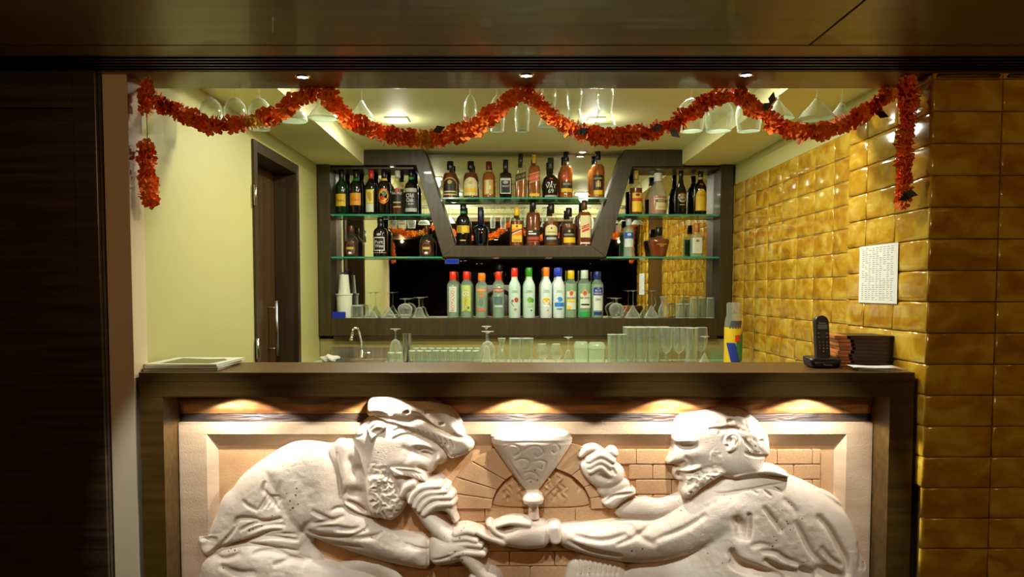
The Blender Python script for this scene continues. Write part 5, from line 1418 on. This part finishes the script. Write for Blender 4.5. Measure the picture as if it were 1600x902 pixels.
# arch stones
def arch_pt(a, k):
    ax_, ay_ = (AX, AY) if k else (BX, BY)
    return (arch_c[0] + ax_ * math.cos(a), arch_c[1] - ay_ * math.sin(a))
cuts = [0.0, .26, .55, .92, 1.30, 1.68, 2.05, 2.38, 2.66, 2.90, math.pi]
for i in range(len(cuts) - 1):
    a0, a1 = cuts[i] + .006, cuts[i + 1] - .006
    pts = [arch_pt(a0 + (a1 - a0) * t / 4, 1) for t in range(5)] + [arch_pt(a1 - (a1 - a0) * t / 4, 0) for t in range(5)]
    prism('arch_stone', [mp(*q) for q in pts], -.018 - random.uniform(0, .004), 0.0, clay_wall, mural, .0028)
# flames carved in the mouth of the forge
Ff = Field()
mouth = [arch_pt(math.pi * t / 14, 0) for t in range(15)]
Ff.puff(mouth, .0015, .006, 20)
rr2 = random.Random(4)
for k in range(26):
    x = arch_c[0] + rr2.uniform(-62, 62); y = arch_c[1] - rr2.uniform(4, 34)
    c_ = rr2.choice((-1, 1))
    Ff.groove([(x, y), (x + 3 * c_, y - 8), (x - 3 * c_, y - 15), (x + 5 * c_, y - 22)], rr2.uniform(1.2, 2.6), rr2.choice((.004, -.005)))
relief('carved_flames', Ff, clay_wall, mural, 'carved flames in the arched mouth of the forge')

# ---- funnel-shaped vessel
Fv = Field()
vx_ = 680 + 468 / 3.09
Fv.turned(vx_ + 3, [(788, 8), (800, 8.5), (815, 10)], .022, 1.1)
Fv.turned(vx_, [(681, 62), (688, 65.5), (696, 64), (712, 54), (735, 39), (760, 20), (770, 12), (777, 11)], .012, .42)
Fv.puff(cM([(262, 240), (262, 218), (300, 198), (380, 180), (460, 172), (560, 178), (630, 191), (664, 212), (665, 235), (600, 252), (460, 260), (330, 256)]), .016, .030, 18)
Fv.turned(vx_ + 2, [(772, 10), (776, 15), (782, 18), (788, 17), (792, 12)], .026, 1.1)
Fv.groove(cM([(268, 228), (340, 198), (460, 190), (580, 196), (655, 216)]), 1.6, .0022)
for pts in ([(330, 285), (360, 262), (400, 268), (408, 300), (380, 318), (368, 296)], [(420, 300), (450, 272), (500, 268), (520, 300), (490, 322), (476, 300)], [(540, 270), (580, 258), (600, 285), (575, 305), (560, 288)],
            [(385, 345), (420, 330), (455, 345), (450, 380), (425, 385)], [(470, 350), (505, 338), (535, 352), (520, 385), (495, 375)], [(425, 410), (455, 398), (485, 408), (500, 430)], [(435, 450), (460, 435), (490, 450)],
            [(350, 330), (385, 390), (425, 450)], [(585, 330), (550, 390), (515, 450)], [(300, 262), (380, 250), (460, 246), (560, 250), (630, 258)]):
    Fv.groove(cM(pts), 1.3, .0018)
relief('funnel_vessel', Fv, clay, mural, 'pale carved funnel-shaped vessel with scratched scrolls')

# ---- man with the cap, blowing through a pipe
A_ = Field()
A_.puff(cL([(870, 238), (815, 234), (762, 268), (700, 256), (640, 246), (580, 252), (530, 275), (470, 312), (410, 352), (350, 395), (295, 445), (268, 492), (225, 525), (205, 560), (192, 610), (165, 660), (150, 700), (112, 722), (104, 755), (118, 790), (150, 818), (125, 862), (100, 940), (70, 1200), (760, 1200), (740, 900), (720, 840), (640, 740), (760, 700), (820, 650), (950, 628), (985, 520), (975, 400), (930, 300)]), .008, .036, 46)
# waist sash, apron and thighs
A_.puff(cD([(170, 500), (190, 490), (330, 480), (470, 360), (620, 340), (840, 335), (900, 420), (980, 500), (960, 600), (780, 580), (560, 540), (400, 565), (250, 650), (205, 620), (175, 560)]), .030, .016, 16, k=.006)
A_.puff(cD([(200, 700), (260, 640), (400, 575), (560, 548), (760, 570), (930, 610), (1040, 680), (1150, 700), (1260, 740), (1400, 760), (1520, 800), (1700, 900), (1800, 1260), (60, 1260), (190, 760)]), .030, .034, 34, k=.004)
A_.puff(cD([(1180, 735), (1420, 665), (1600, 690), (1700, 760), (1760, 900), (1300, 800)]), .010, .022, 16)
for pts, w_, d_ in (([(175, 505), (330, 515)], 4, .008), ([(465, 400), (490, 350), (600, 350), (700, 372), (830, 345)], 3, .008), ([(500, 440), (600, 390), (820, 348)], 2.5, .006),
                    ([(255, 650), (330, 580), (520, 530), (700, 455), (830, 440)], 3, .009), ([(245, 655), (400, 566), (560, 542), (800, 572), (950, 602)], 2.5, .007), ([(420, 560), (600, 505), (760, 490), (950, 515)], 3, .008),
                    ([(600, 610), (760, 592), (900, 645), (1040, 672)], 4, .008), ([(280, 625), (400, 645), (520, 605)], 4, .006), ([(360, 690), (500, 745), (640, 740)], 5, .007), ([(760, 690), (900, 655), (1000, 690)], 4, .006), ([(300, 600), (420, 480), (480, 400)], 2.5, .006), ([(560, 450), (700, 400), (850, 395)], 3, .005), ([(640, 480), (800, 465), (930, 470)], 2.5, .005)):
    A_.groove(cD(pts), w_, d_)
A_.dent(cD([(255, 550)])[0], 14, 9, .014, -10)
for k in range(7):
    x = 640 + 24 * k; A_.groove(cD([(x, 285 - 6 * k + 12 * (k % 2)), (x + 45, 215 - 8 * k), (x + 75, 160 + 6 * k)]), 1.6, .0035)
A_.groove(cD([(690, 70), (680, 130), (730, 190), (800, 290)]), 3, .006)
A_.groove(cD([(520, 215), (560, 250), (640, 290)]), 3, .004)
# neck and open collar
A_.puff(cL([(850, 250), (900, 240), (1000, 300), (1040, 480), (1000, 640), (945, 620), (850, 570), (800, 480), (790, 330)]), .026, .016, 20, k=.008)
A_.puff(cL([(768, 262), (812, 236), (850, 270), (835, 330), (860, 400), (845, 480), (815, 520), (800, 420), (785, 330)]), .038, .014, 8)
A_.dent(cL([(885, 395)])[0], 12, 10, .016); A_.dent(cL([(880, 500)])[0], 12, 8, .016); A_.dent(cL([(850, 350)])[0], 8, 9, .008)
A_.groove(cL([(825, 545), (880, 585), (945, 622)]), 3, -.008); A_.groove(cL([(835, 540), (890, 560), (930, 595)]), 2.5, .010)
A_.groove(cL([(790, 300), (800, 420), (806, 515)]), 2.2, .006)
# arm
A_.puff(cL([(430, 385), (470, 330), (520, 285), (600, 254), (680, 256), (755, 295), (798, 420), (812, 520), (840, 575), (950, 634), (1050, 688), (1140, 714), (1236, 710), (1246, 790), (1240, 884), (1140, 868), (1000, 838), (870, 795), (760, 760), (650, 718), (590, 678), (545, 620), (505, 530), (460, 450)]), .020, .052, 44, k=.010)
for pts, w_, d_ in (([(1060, 375), (1180, 352), (1310, 320)], 3, .005), ([(1090, 400), (1250, 398), (1400, 425)], 3, .005), ([(1000, 430), (1150, 470), (1400, 480), (1560, 470)], 4, .006), ([(1000, 500), (1200, 525), (1450, 560)], 3, .004), ([(1060, 268), (1150, 315), (1230, 350)], 3, .005), ([(1210, 275), (1250, 262), (1290, 270)], 3, .006), ([(1230, 420), (1330, 420), (1420, 405)], 2.5, .004), ([(1340, 470), (1450, 430), (1480, 400)], 2.2, .004), ([(1480, 480), (1540, 470), (1600, 440)], 2.2, .004), ([(960, 470), (1010, 400), (1080, 340)], 5, .005)):
    A_.groove(cD(pts), w_, d_)
for k in range(5): A_.groove(cL([(1010 + 40 * k, 690 + 16 * k), (1060 + 40 * k, 730 + 10 * k), (1100 + 38 * k, 745 + 8 * k)]), 2.2, .003)
A_.groove(cL([(1222, 715), (1232, 790), (1226, 875)]), 1.6, .003)
# head
A_.puff(cH([(450, 400), (474, 315), (540, 245), (600, 205), (900, 230), (1120, 390), (1195, 480), (1202, 535), (1184, 575), (1140, 600), (1106, 592), (1092, 640), (1066, 657), (1046, 665), (1042, 706), (960, 715), (850, 700), (800, 720), (830, 800), (780, 860), (700, 850), (600, 830), (540, 700), (500, 560)]), .022, .046, 36, k=.006)
beardL = cL([(930, 400), (1000, 370), (1085, 420), (1095, 480), (1130, 530), (1100, 590), (1058, 638), (1005, 622), (960, 608), (936, 540)])
A_.puff(beardL, .040, .030, 18, k=.010)
A_.texture(beardL, .007, 7, 3, True)
A_.texture(cH([(560, 560), (700, 540), (780, 620), (800, 720), (780, 800), (600, 820), (560, 700)]), .0035, 5, 8)
A_.dent(cH([(1040, 490)])[0], 15, 8.5, .020, 12); A_.dent(cH([(970, 470)])[0], 8, 7, .008, 20)
A_.groove(cH([(985, 480), (1030, 470), (1085, 500)]), 2.0, -.006); A_.dent(cH([(1010, 486)])[0], 2, 2, .004)
A_.groove(cH([(930, 415), (1030, 425), (1110, 470)]), 5, -.006)
A_.groove(cH([(1130, 510), (1105, 570), (1080, 632)]), 5, -.007)
A_.dent(cH([(1145, 580)])[0], 7, 7, .008)
A_.groove(cH([(975, 600), (1010, 612), (1040, 640)]), 3, .012)
A_.dent(cH([(900, 560)])[0], 18, 12, -.006); A_.groove(cH([(860, 440), (900, 480), (880, 560)]), 5, .003)
A_.puff(cH([(745, 595), (800, 590), (900, 585), (980, 610), (1030, 660), (1042, 712), (990, 705), (930, 680), (860, 665), (790, 680), (770, 640)]), .062, .012, 7)
for k in range(6): A_.groove(cH([(770 + 30 * k, 600 + 3 * k), (830 + 34 * k, 625 + 5 * k), (880 + 32 * k, 660 + 8 * k)]), 1.4, .004)
A_.puff(cH([(590, 350), (570, 310), (600, 258), (650, 240), (700, 250), (728, 285), (700, 325), (650, 345), (620, 405), (600, 395)]), .064, .012, 5)
A_.dent(cH([(655, 312)])[0], 7, 4, .014, -20); A_.groove(cH([(600, 345), (605, 295), (650, 262), (690, 270)]), 1.3, .005)
for pts in ([(465, 372), (530, 355), (575, 300)], [(500, 330), (550, 300), (600, 245)], [(560, 270), (620, 225), (700, 232)], [(770, 320), (820, 300), (860, 280)], [(770, 380), (850, 345), (940, 345)]): A_.groove(cH(pts), 1.8, .005)
# cap
A_.puff(cH([(618, 196), (700, 212), (880, 256), (985, 210), (1100, 283), (1240, 352), (1340, 370), (1384, 412), (1388, 452), (1352, 494), (1262, 527), (1215, 534), (1185, 470), (1120, 402), (1000, 352), (900, 314), (800, 270), (690, 228)]), .060, .016, 9, tilt=(.00006, -.00042, 700, 662))
A_.puff(cH([(568, 210), (562, 120), (590, 62), (680, 52), (900, 46), (1040, 58), (1105, 98), (1200, 140), (1264, 210), (1314, 290), (1342, 378), (1290, 378), (1230, 352), (1100, 285), (985, 210), (880, 256), (780, 228), (680, 208), (620, 200)]), .046, .034, 30)
for pts, w_, d_ in (([(880, 250), (985, 208), (1100, 282), (1230, 350), (1335, 372)], 1.8, .006), ([(640, 75), (700, 95), (760, 190)], 4, .005), ([(860, 175), (910, 155)], 2, .005), ([(1030, 165), (1120, 155)], 2, .006), ([(1140, 260), (1180, 252)], 1.6, .004), ([(1205, 150), (1260, 250), (1300, 320)], 3, .004), ([(980, 105), (1030, 98)], 1.6, .004), ([(780, 120), (840, 110)], 2, .004), ([(570, 195), (640, 200), (760, 240), (900, 310)], 2, .006), ([(590, 90), (640, 70), (720, 100)], 2, .004)):
    A_.groove(cH(pts), w_, d_)
for k in range(9): A_.groove(cH([(880 + 42 * k, 275 + 13 * k), (900 + 42 * k, 300 + 16 * k), (905 + 42 * k, 320 + 16 * k)]), 1.4, .003)
# pipe held in both hands
pipe = cL([(1090, 430), (1160, 520), (1250, 640), (1330, 720), (1440, 830), (1490, 890), (1560, 985)])
A_.limb(pipe, 13, .040, radii=[10, 12, 13.2, 13.6, 12.5, 12.5, 14])
A_.puff(cB([(705, 850), (760, 825), (850, 810), (920, 825), (965, 860), (1000, 960), (720, 960)]), .046, .018, 10)
# raised fist
A_.puff(cB([(190, 210), (200, 140), (270, 78), (380, 72), (480, 98), (560, 168), (578, 235), (588, 330), (594, 400), (545, 350), (500, 305), (380, 325), (330, 345), (240, 285)]), .050, .020, 12)
for pts in ([(225, 225), (255, 160), (330, 105), (460, 95)], [(262, 262), (300, 195), (370, 150), (510, 140)], [(300, 292), (340, 235), (410, 190), (550, 185)], [(338, 328), (385, 280), (450, 245), (560, 240)]):
    A_.limb(cB(pts), 6.2, .064, radii=[5.2, 6.4, 6.8, 6.0])
A_.limb(cB([(150, 175), (190, 110), (250, 80)]), 8.5, .056, radii=[6.5, 8.5, 9])
A_.limb(cB([(565, 330), (590, 400)]), 4, .046)
for pts in ([(400, 122), (500, 118)], [(440, 168), (540, 160)], [(470, 218), (560, 212)]): A_.groove(cB(pts), 1.4, .003)
# lower hand
A_.puff(cL([(1232, 716), (1290, 688), (1370, 680), (1432, 698), (1455, 740), (1455, 792), (1420, 818), (1350, 848), (1236, 855)]), .036, .036, 26)
for pts, rr_ in (([(600, 500), (680, 478), (745, 490)], [7, 6, 5]), ([(590, 540), (680, 535), (765, 560)], [7, 6.2, 5]), ([(610, 590), (700, 585), (800, 602)], [7, 6.2, 5]), ([(560, 660), (680, 650), (822, 668)], [8, 7, 6])):
    A_.limb(cB(pts), 6, .056, radii=rr_)
A_.groove(cB([(400, 720), (520, 690), (620, 640)]), 2.2, .003)
A_.texture(cL([(120, 720), (500, 270), (800, 300), (1240, 720), (1240, 880), (600, 900), (100, 1000)]), .0016, 10, 21)
manA = relief('carved_person', A_, clay, mural, 'carved bearded man in a flat cap blowing into a pipe he grips with both hands')

# ---- man with bare head, seen from behind his shoulder
B_ = Field()
B_.puff(cR([(560, 410), (640, 385), (720, 375), (800, 388), (860, 420), (940, 450), (1000, 482), (1080, 518), (1140, 575), (1185, 640), (1215, 720), (1238, 800), (1248, 900), (1260, 1200), (-60, 1200), (20, 960), (85, 845), (200, 842), (330, 810), (400, 740), (420, 640), (330, 600), (300, 580), (350, 545), (430, 480), (500, 440)]), .008, .058, 66, k=.004)
# far arm with clenched fist
B_.puff(cM([(868, 600), (900, 562), (960, 535), (1020, 528), (1090, 545), (1160, 520), (1260, 470), (1260, 640), (1040, 660), (900, 640)]), .016, .024, 20, k=.006)
B_.puff(cM([(806, 548), (835, 515), (880, 488), (935, 468), (988, 505), (940, 530), (905, 555), (868, 588), (825, 572)]), .026, .018, 9)
B_.puff(cF([(362, 395), (395, 352), (470, 330), (560, 285), (650, 318), (690, 370), (745, 400), (778, 450), (776, 530), (725, 580), (630, 622), (540, 612), (430, 520)]), .018, .026, 16)
B_.puff(cF([(520, 560), (640, 540), (770, 500), (840, 560), (800, 640), (680, 720), (590, 700), (530, 640)]), .016, .022, 14, k=.004)
B_.limb(cF([(385, 310), (440, 262), (500, 245), (560, 272)]), 6.5, .022, radii=[5, 6.5, 6.5, 5])
B_.puff(cF([(610, 270), (640, 232), (690, 232), (725, 280), (722, 322), (670, 330), (625, 300)]), .018, .018, 8)
for pts in ([(460, 345), (560, 296), (668, 350)], [(465, 395), (560, 350), (655, 405)], [(475, 440), (560, 402), (636, 475)]):
    B_.limb(cF(pts), 5.6, .040, radii=[5.5, 5.8, 4.6])
B_.dent(cF([(585, 490)])[0], 9, 4, .014, 15); B_.groove(cF([(660, 400), (690, 470)]), 2, .006)
B_.groove(cM([(815, 555), (870, 515), (975, 500)]), 2, .006); B_.groove(cM([(870, 590), (930, 545), (1010, 528)]), 2.2, .008)
# near arm with open hand
B_.puff(cR([(580, 470), (500, 470), (430, 492), (340, 556), (250, 612), (190, 640), (90, 632), (0, 640), (-80, 650), (-170, 655), (-268, 660), (-275, 705), (-266, 762), (-185, 792), (-60, 824), (80, 847), (200, 847), (330, 817), (450, 767), (560, 706), (625, 640), (650, 540)]), .022, .054, 42, k=.014)
B_.puff(cM([(543, 658), (570, 645), (604, 650), (612, 700), (604, 748), (556, 748), (546, 705)]), .050, .014, 6)
B_.puff(cM([(300, 700), (350, 670), (430, 636), (552, 638), (558, 762), (470, 776), (390, 770), (300, 748), (255, 722)]), .036, .032, 20)
for pts, rr_ in (([(203, 688), (255, 712), (330, 735)], [4.4, 5.4, 7]), ([(262, 655), (290, 685), (350, 715)], [4.2, 5.2, 6]), ([(300, 658), (370, 640), (450, 648)], [3.4, 5, 7])):
    B_.limb(cM(pts), 5, .050, radii=rr_)
B_.dent(cM([(350, 672)])[0], 10, 4, .012, -8)
B_.puff(cM([(640, 870), (660, 835), (720, 805), (860, 815), (935, 850), (930, 1000), (960, 1240), (560, 1240), (610, 1000)]), .010, .022, 18)
for k in range(9): B_.groove(cM([(690 + 24 * k, 815 + 2 * k), (694 + 24 * k, 850 + 2 * k), (690 + 24 * k, 905)]), 1.5, .004)
for pts, w_, d_ in (([(390, 52), (560, 32), (700, 42), (812, 86)], 3.2, .014), ([(120, 200), (230, 222), (420, 192), (640, 152), (780, 138)], 1.6, .004), ([(1070, 205), (1200, 312), (1320, 400), (1390, 560), (1420, 700), (1440, 860)], 4.5, .009), ([(1030, 395), (1120, 500), (1200, 640), (1262, 760), (1272, 890)], 5, .013),
                    ([(580, 320), (660, 420), (735, 525)], 4, .006), ([(840, 430), (900, 545), (980, 690), (1085, 795)], 5, .008), ([(365, 430), (400, 480), (400, 560)], 8, .020), ([(465, 370), (468, 500), (448, 585)], 4, .013), ([(320, 680), (380, 770), (560, 842), (745, 885)], 6, .022), ([(310, 770), (380, 820), (480, 850)], 5, .012),
                    ([(585, 755), (700, 820), (860, 862)], 5, .013), ([(860, 832), (1000, 885)], 7, .016), ([(1030, 826), (1130, 860), (1210, 900)], 8, .018), ([(560, 680), (680, 690), (760, 740), (900, 790)], 4, .006), ([(1050, 640), (1130, 740), (1220, 800)], 4, .006), ([(590, 185), (650, 235)], 1.6, .005), ([(670, 160), (745, 205)], 1.6, .006), ([(490, 185), (540, 215)], 1.8, .003), ([(740, 260), (830, 330), (850, 410)], 5, .004), ([(640, 640), (560, 620), (480, 640)], 4, .004), ([(1380, 640), (1400, 720), (1380, 850)], 4, .006)):
    B_.groove(cT(pts), w_, d_)
for pts, w_, d_ in (([(-200, 700), (-60, 720), (60, 690)], 4, .006), ([(-130, 690), (-20, 660), (90, 655)], 3, .004), ([(-230, 720), (-120, 770), (40, 800)], 4, .005), ([(80, 655), (120, 700), (200, 740)], 5, .005), ([(180, 720), (330, 660), (440, 590)], 4, .005), ([(0, 740), (100, 700), (180, 650)], 3.5, .005), ([(440, 480), (520, 500), (600, 490)], 3, .003)):
    B_.groove(cR(pts), w_, d_)
# head
B_.puff(cK([(212, 178), (262, 125), (440, 93), (580, 63), (720, 58), (822, 84), (902, 138), (982, 208), (1032, 290), (1044, 400), (1048, 470), (1005, 505), (1000, 560), (1080, 640), (960, 690), (740, 690), (600, 650), (500, 650), (420, 690), (350, 720), (300, 700), (232, 702), (196, 650), (200, 600), (255, 560), (152, 557), (136, 530), (174, 462), (190, 420), (184, 370), (176, 300), (190, 240)]), .024, .048, 38, k=.004, sm=1)
hair = cK([(212, 178), (262, 125), (440, 93), (580, 63), (720, 58), (822, 84), (902, 138), (982, 208), (1032, 290), (1044, 400), (1046, 470), (980, 490), (880, 470), (790, 425), (770, 330), (740, 235), (600, 225), (470, 225), (430, 150), (300, 165)])
B_.puff(hair, .030, .046, 40, k=.008)
B_.texture(hair, .003, 7, 31)
B_.dent(cK([(285, 372)])[0], 12, 5, .013, -6); B_.groove(cK([(250, 362), (300, 352), (358, 345)]), 1.8, -.005); B_.groove(cK([(215, 335), (280, 325), (370, 322)]), 4, -.005)
B_.groove(cK([(196, 410), (180, 465), (150, 530)]), 5, -.005); B_.groove(cK([(160, 552), (215, 542), (272, 515)]), 2.2, .010)
B_.groove(cK([(280, 470), (320, 500), (330, 540)]), 3, .003); B_.dent(cK([(380, 430)])[0], 14, 12, -.004)
B_.groove(cK([(205, 590), (300, 590), (420, 548)]), 4, -.007); B_.groove(cK([(215, 612), (310, 608), (420, 570)]), 2, .007); B_.dent(cK([(240, 645)])[0], 6, 6, .020)
beardR = cK([(270, 620), (420, 570), (590, 550), (645, 590), (640, 625), (560, 670), (440, 740), (350, 830), (290, 850), (252, 790), (285, 700)])
B_.puff(beardR, .046, .026, 14, k=.008); B_.texture(beardR, .008, 6, 41, True)
B_.texture(cK([(480, 380), (600, 400), (640, 560), (500, 640), (400, 600), (460, 480)]), .004, 5, 45)
B_.puff(cK([(605, 310), (635, 262), (695, 246), (748, 275), (758, 335), (722, 395), (665, 428), (630, 408), (650, 360), (615, 360)]), .070, .013, 5)
B_.dent(cK([(655, 315)])[0], 6, 5, .016); B_.groove(cK([(640, 290), (690, 270), (725, 300), (700, 360)]), 1.4, .005)
for pts in ([(480, 222), (600, 215), (740, 202)], [(560, 262), (680, 212), (805, 245)], [(560, 240), (640, 205), (760, 222)], [(860, 130), (930, 205), (942, 265)], [(790, 425), (880, 458), (1015, 468)], [(645, 150), (710, 150)], [(780, 300), (820, 350), (850, 385)], [(920, 330), (965, 322)]): B_.groove(cK(pts), 1.8, .006)
B_.puff(cR([(560, 425), (620, 395), (700, 378), (760, 372), (805, 390), (860, 422), (800, 416), (700, 402), (620, 412)]), .052, .012, 6, k=.004)
B_.texture(cR([(0, 640), (430, 480), (800, 400), (1240, 800), (1240, 1100), (0, 1100)]), .0016, 10, 51)
manB = relief('carved_person', B_, clay, mural, 'carved bearded bareheaded man in a gathered shirt stretching out an open hand')

# ---- spots over the relief, let into the lamp board
for k, px in enumerate((365, 590, 815, 1052, 1268)):
    p = at(px, 630, 2.606)
    downlight((p.x, 2.606, z_f + 0.0215), 0.012, 'small spot under the counter edge, ' + ('first', 'second', 'third', 'fourth', 'fifth')[k] + ' from the left above the relief', P_MURAL, (.97, .98, .98), 'relief spots', spot=2.35, blend=.15, size=.005)
# ================================================================== THE ROOM BEHIND THE CAMERA (seen in the mirror, with added lamps that light the relief)
for k, x in enumerate((-1.0, -.5, .0, .5, .96)):  # unseen spots, added to light the relief from above
    y = 1.56
    e = empty('added_spotlight', (x, y, Z_SOF), 'unseen recessed ceiling spotlight added to light the relief, ' + ORD[k] + ' of five from the left', 'spotlight', 'added ceiling spotlights')
    lathe('bezel', [(.030, -.001), (.034, -.005), (.042, -.003), (.043, 0.0)], black_grille, e, 20)
    lathe('lens', [(0.0001, -.002), (.029, -.001)], lamp_on, e, 20)
    d = (Vector((x, 2.64, .57)) - Vector((x, y, Z_SOF))).normalized(); q = d.to_track_quat('-Z', 'Y')
    lamp_light('lamp', 'SPOT', (0, 0, -.012), P_ACCENT, (.88, .97, 1.08), e, q.to_euler(), size=.02, spot=math.radians(26), blend=.5)
for k, (x, y) in enumerate(((-1.45, -.25), (1.55, -.25))):  # unseen floods, added as warm fill for relief shadows and bar front
    e = empty('added_floodlight', (x, y, Z_SOF), 'unseen warm fill floodlight added in the dark room ceiling behind the camera, ' + ('left', 'right')[k] + ' of two', 'floodlight', 'added warm floodlights')
    lathe('bezel', [(.05, -.001), (.055, -.006), (.065, -.004), (.066, 0.0)], black_grille, e, 20)
    lathe('lens', [(0.0001, -.002), (.049, -.001)], pmat('warm_lens', (1, .8, .5), .4, emit=(1.0, .75, .42), es=.25), e, 20)
    d = (Vector((x * .9, 2.6, 1.15)) - Vector((x, y, Z_SOF))).normalized()
    lamp_light('lamp', 'SPOT', (0, 0, -.02), P_FLOOD * 1.6, (1.0, .56, .24), e, d.to_track_quat('-Z', 'Y').to_euler(), size=.012, spot=math.radians(78), blend=.7)
# illuminated blue sign and little ceiling lamps far behind
sg = empty('lit_sign', (-1.02, -4.0, 1.92), 'small lit blue sign with white border hanging in the dark room, seen in the mirror', 'sign')
box('border', -.13, .13, -.006, .004, -.048, .048, pmat('sign_border', (.5, .55, .6), .4, emit=(.7, .8, 1), es=.12), sg)
box('panel', -.115, .115, .0045, .008, -.034, .034, pmat('sign_blue', (.02, .04, .4), .4, emit=(.05, .10, 1), es=.45), sg)
for s_ in (-1, 1): tube('hanger', [(.11 * s_, 0, .048), (.11 * s_, 0, Z_SOF - 1.92)], .003, black_grille, sg, 6)
for k, (x, y) in enumerate(((-1.30, -8.6), (-1.10, -8.2), (-.98, -8.0), (-.80, -10.3), (-.66, -10.1), (1.2, -10.3), (2.2, -10.2), (-.15, -.12))):  # last lamp added to light the person
    downlight((x, y, Z_SOF), .05, ('small ceiling downlight far back in the dark room, ' + ORD[k] + ' of seven') if k < 7 else 'ceiling downlight added right above the camera to light the person', P_ROOM if k < 7 else 9.0, group='dark room downlights')

# the photographer, standing behind the camera and mirrored behind the vodka bottles
def skin_body(name, joints, edges, m, parent, root=0, sub=2):
    me = bpy.data.meshes.new(name)
    me.from_pydata([j[0] for j in joints], edges, [])
    o = link(name, me, parent)
    md = o.modifiers.new('skin', 'SKIN'); md.use_smooth_shade = True
    sv = me.skin_vertices[0].data
    for i, j in enumerate(joints):
        r = j[1]; sv[i].radius = (r, r) if not isinstance(r, tuple) else r
        sv[i].use_root = (i == root)
    sd = o.modifiers.new('sub', 'SUBSURF'); sd.levels = sub; sd.render_levels = sub
    dg_ = bpy.context.evaluated_depsgraph_get()
    m2 = bpy.data.meshes.new_from_object(o.evaluated_get(dg_))
    o.modifiers.clear(); o.data = m2; m2.materials.clear(); m2.materials.append(m)
    m2.polygons.foreach_set('use_smooth', [True] * len(m2.polygons))
    return o
pr = empty('person', (-.10, -.52, 0), 'person in a white shirt and dark trousers standing behind the camera, seen in the mirror', 'person')
skin = pmat('skin', (.34, .17, .09), .5); shirt = pmat('white_shirt', (.72, .70, .66), .8); trous = pmat('dark_trousers', (.015, .015, .018), .8); hairm = pmat('black_hair', (.008, .007, .006), .5)
J = [((0, 0, .95), (.14, .10)), ((0, 0, 1.15), (.13, .10)), ((0, .01, 1.36), (.15, .10)), ((0, .01, 1.47), (.055, .055)), ((0, .02, 1.53), (.052, .055)), ((0, .03, 1.62), (.072, .092)), ((0, .02, 1.71), (.062, .08)),
     ((-.18, .01, 1.40), .055), ((-.27, .10, 1.20), .044), ((-.13, .33, 1.33), .034), ((-.085, .38, 1.36), (.034, .022)),
     ((.18, .01, 1.40), .055), ((.27, .10, 1.20), .044), ((.13, .33, 1.33), .034), ((.085, .38, 1.36), (.034, .022)),
     ((-.09, 0, .86), .085), ((-.10, .01, .48), .058), ((-.10, -.01, .10), .042), ((-.11, .12, .04), (.042, .03)),
     ((.09, 0, .86), .085), ((.10, .01, .48), .058), ((.10, -.01, .10), .042), ((.11, .12, .04), (.042, .03)), ((0, .125, 1.60), .014)]
E_ = [(0, 1), (1, 2), (2, 3), (3, 4), (4, 5), (5, 6), (2, 7), (7, 8), (8, 9), (9, 10), (2, 11), (11, 12), (12, 13), (13, 14), (0, 15), (15, 16), (16, 17), (17, 18), (0, 19), (19, 20), (20, 21), (21, 22), (5, 23)]
for sgn, hd in ((-1, 10), (1, 14)):          # five fingers curled round the camera grips
    hx, hy_, hz_ = J[hd][0]
    for f_ in range(4):
        a_ = len(J); z_ = hz_ + .022 - .016 * f_; l_ = (.030, .036, .034, .026)[f_]
        J += [((hx - sgn * .012, hy_ + .02, z_), .0095), ((hx - sgn * .010, hy_ + .02 + l_, z_ + .002), .0088), ((hx - sgn * .030, hy_ + .028 + l_, z_), .008)]
        E_ += [(hd, a_), (a_, a_ + 1), (a_ + 1, a_ + 2)]
    a_ = len(J); J += [((hx - sgn * .02, hy_ - .012, hz_ + .024), .011), ((hx - sgn * .042, hy_ + .004, hz_ + .036), .0095)]
    E_ += [(hd, a_), (a_, a_ + 1)]
skin_body('body', J, E_, skin, pr, 0, 1)
K_ = [(J[i][0], tuple(c + .014 for c in J[i][1]) if isinstance(J[i][1], tuple) else J[i][1] + .014) for i in (0, 1, 2, 7, 8, 9, 11, 12, 13)]
K_[0] = ((0, 0, .93), (.165, .125)); K_.append(((0, .01, 1.455), (.07, .07)))
skin_body('shirt', K_, [(0, 1), (1, 2), (2, 3), (3, 4), (4, 5), (2, 6), (6, 7), (7, 8), (2, 9)], shirt, pr, 0, 2)
T_ = [((0, 0, .97), (.155, .115)), ((-.09, 0, .85), .10), ((-.10, .01, .48), .075), ((-.10, -.01, .07), .065), ((.09, 0, .85), .10), ((.10, .01, .48), .075), ((.10, -.01, .07), .065)]
skin_body('trousers', T_, [(0, 1), (1, 2), (2, 3), (0, 4), (4, 5), (5, 6)], trous, pr, 0, 2)
bm = bmesh.new(); bmesh.ops.create_uvsphere(bm, u_segments=20, v_segments=14, radius=1)
for v in list(bm.verts):
    if v.co.z < -.1 and v.co.y > -.2 or v.co.z < -.55: bm.verts.remove(v)
for v in bm.verts: v.co = Vector((v.co.x * .090, v.co.y * .108 + .012, v.co.z * .115 + 1.665))
bm_obj('hair', bm, hairm, pr, True)
for s_ in (-1, 1):
    bm = bmesh.new(); bmesh.ops.create_icosphere(bm, subdivisions=2, radius=1)
    for v in bm.verts: v.co = Vector((v.co.x * .010 + s_ * .082, v.co.y * .018 + .025, v.co.z * .030 + 1.61))
    bm_obj('ear', bm, skin, pr, True)
    bm = bmesh.new(); bmesh.ops.create_icosphere(bm, subdivisions=2, radius=.013)
    for v in bm.verts: v.co += Vector((s_ * .032, .104, 1.635))
    bm_obj('eye', bm, pmat('eye_white', (.6, .6, .58), .3), pr, True)
box('mouth', -.024, .024, .104, .113, 1.552, 1.562, pmat('lips', (.28, .09, .07), .5), pr, .003)
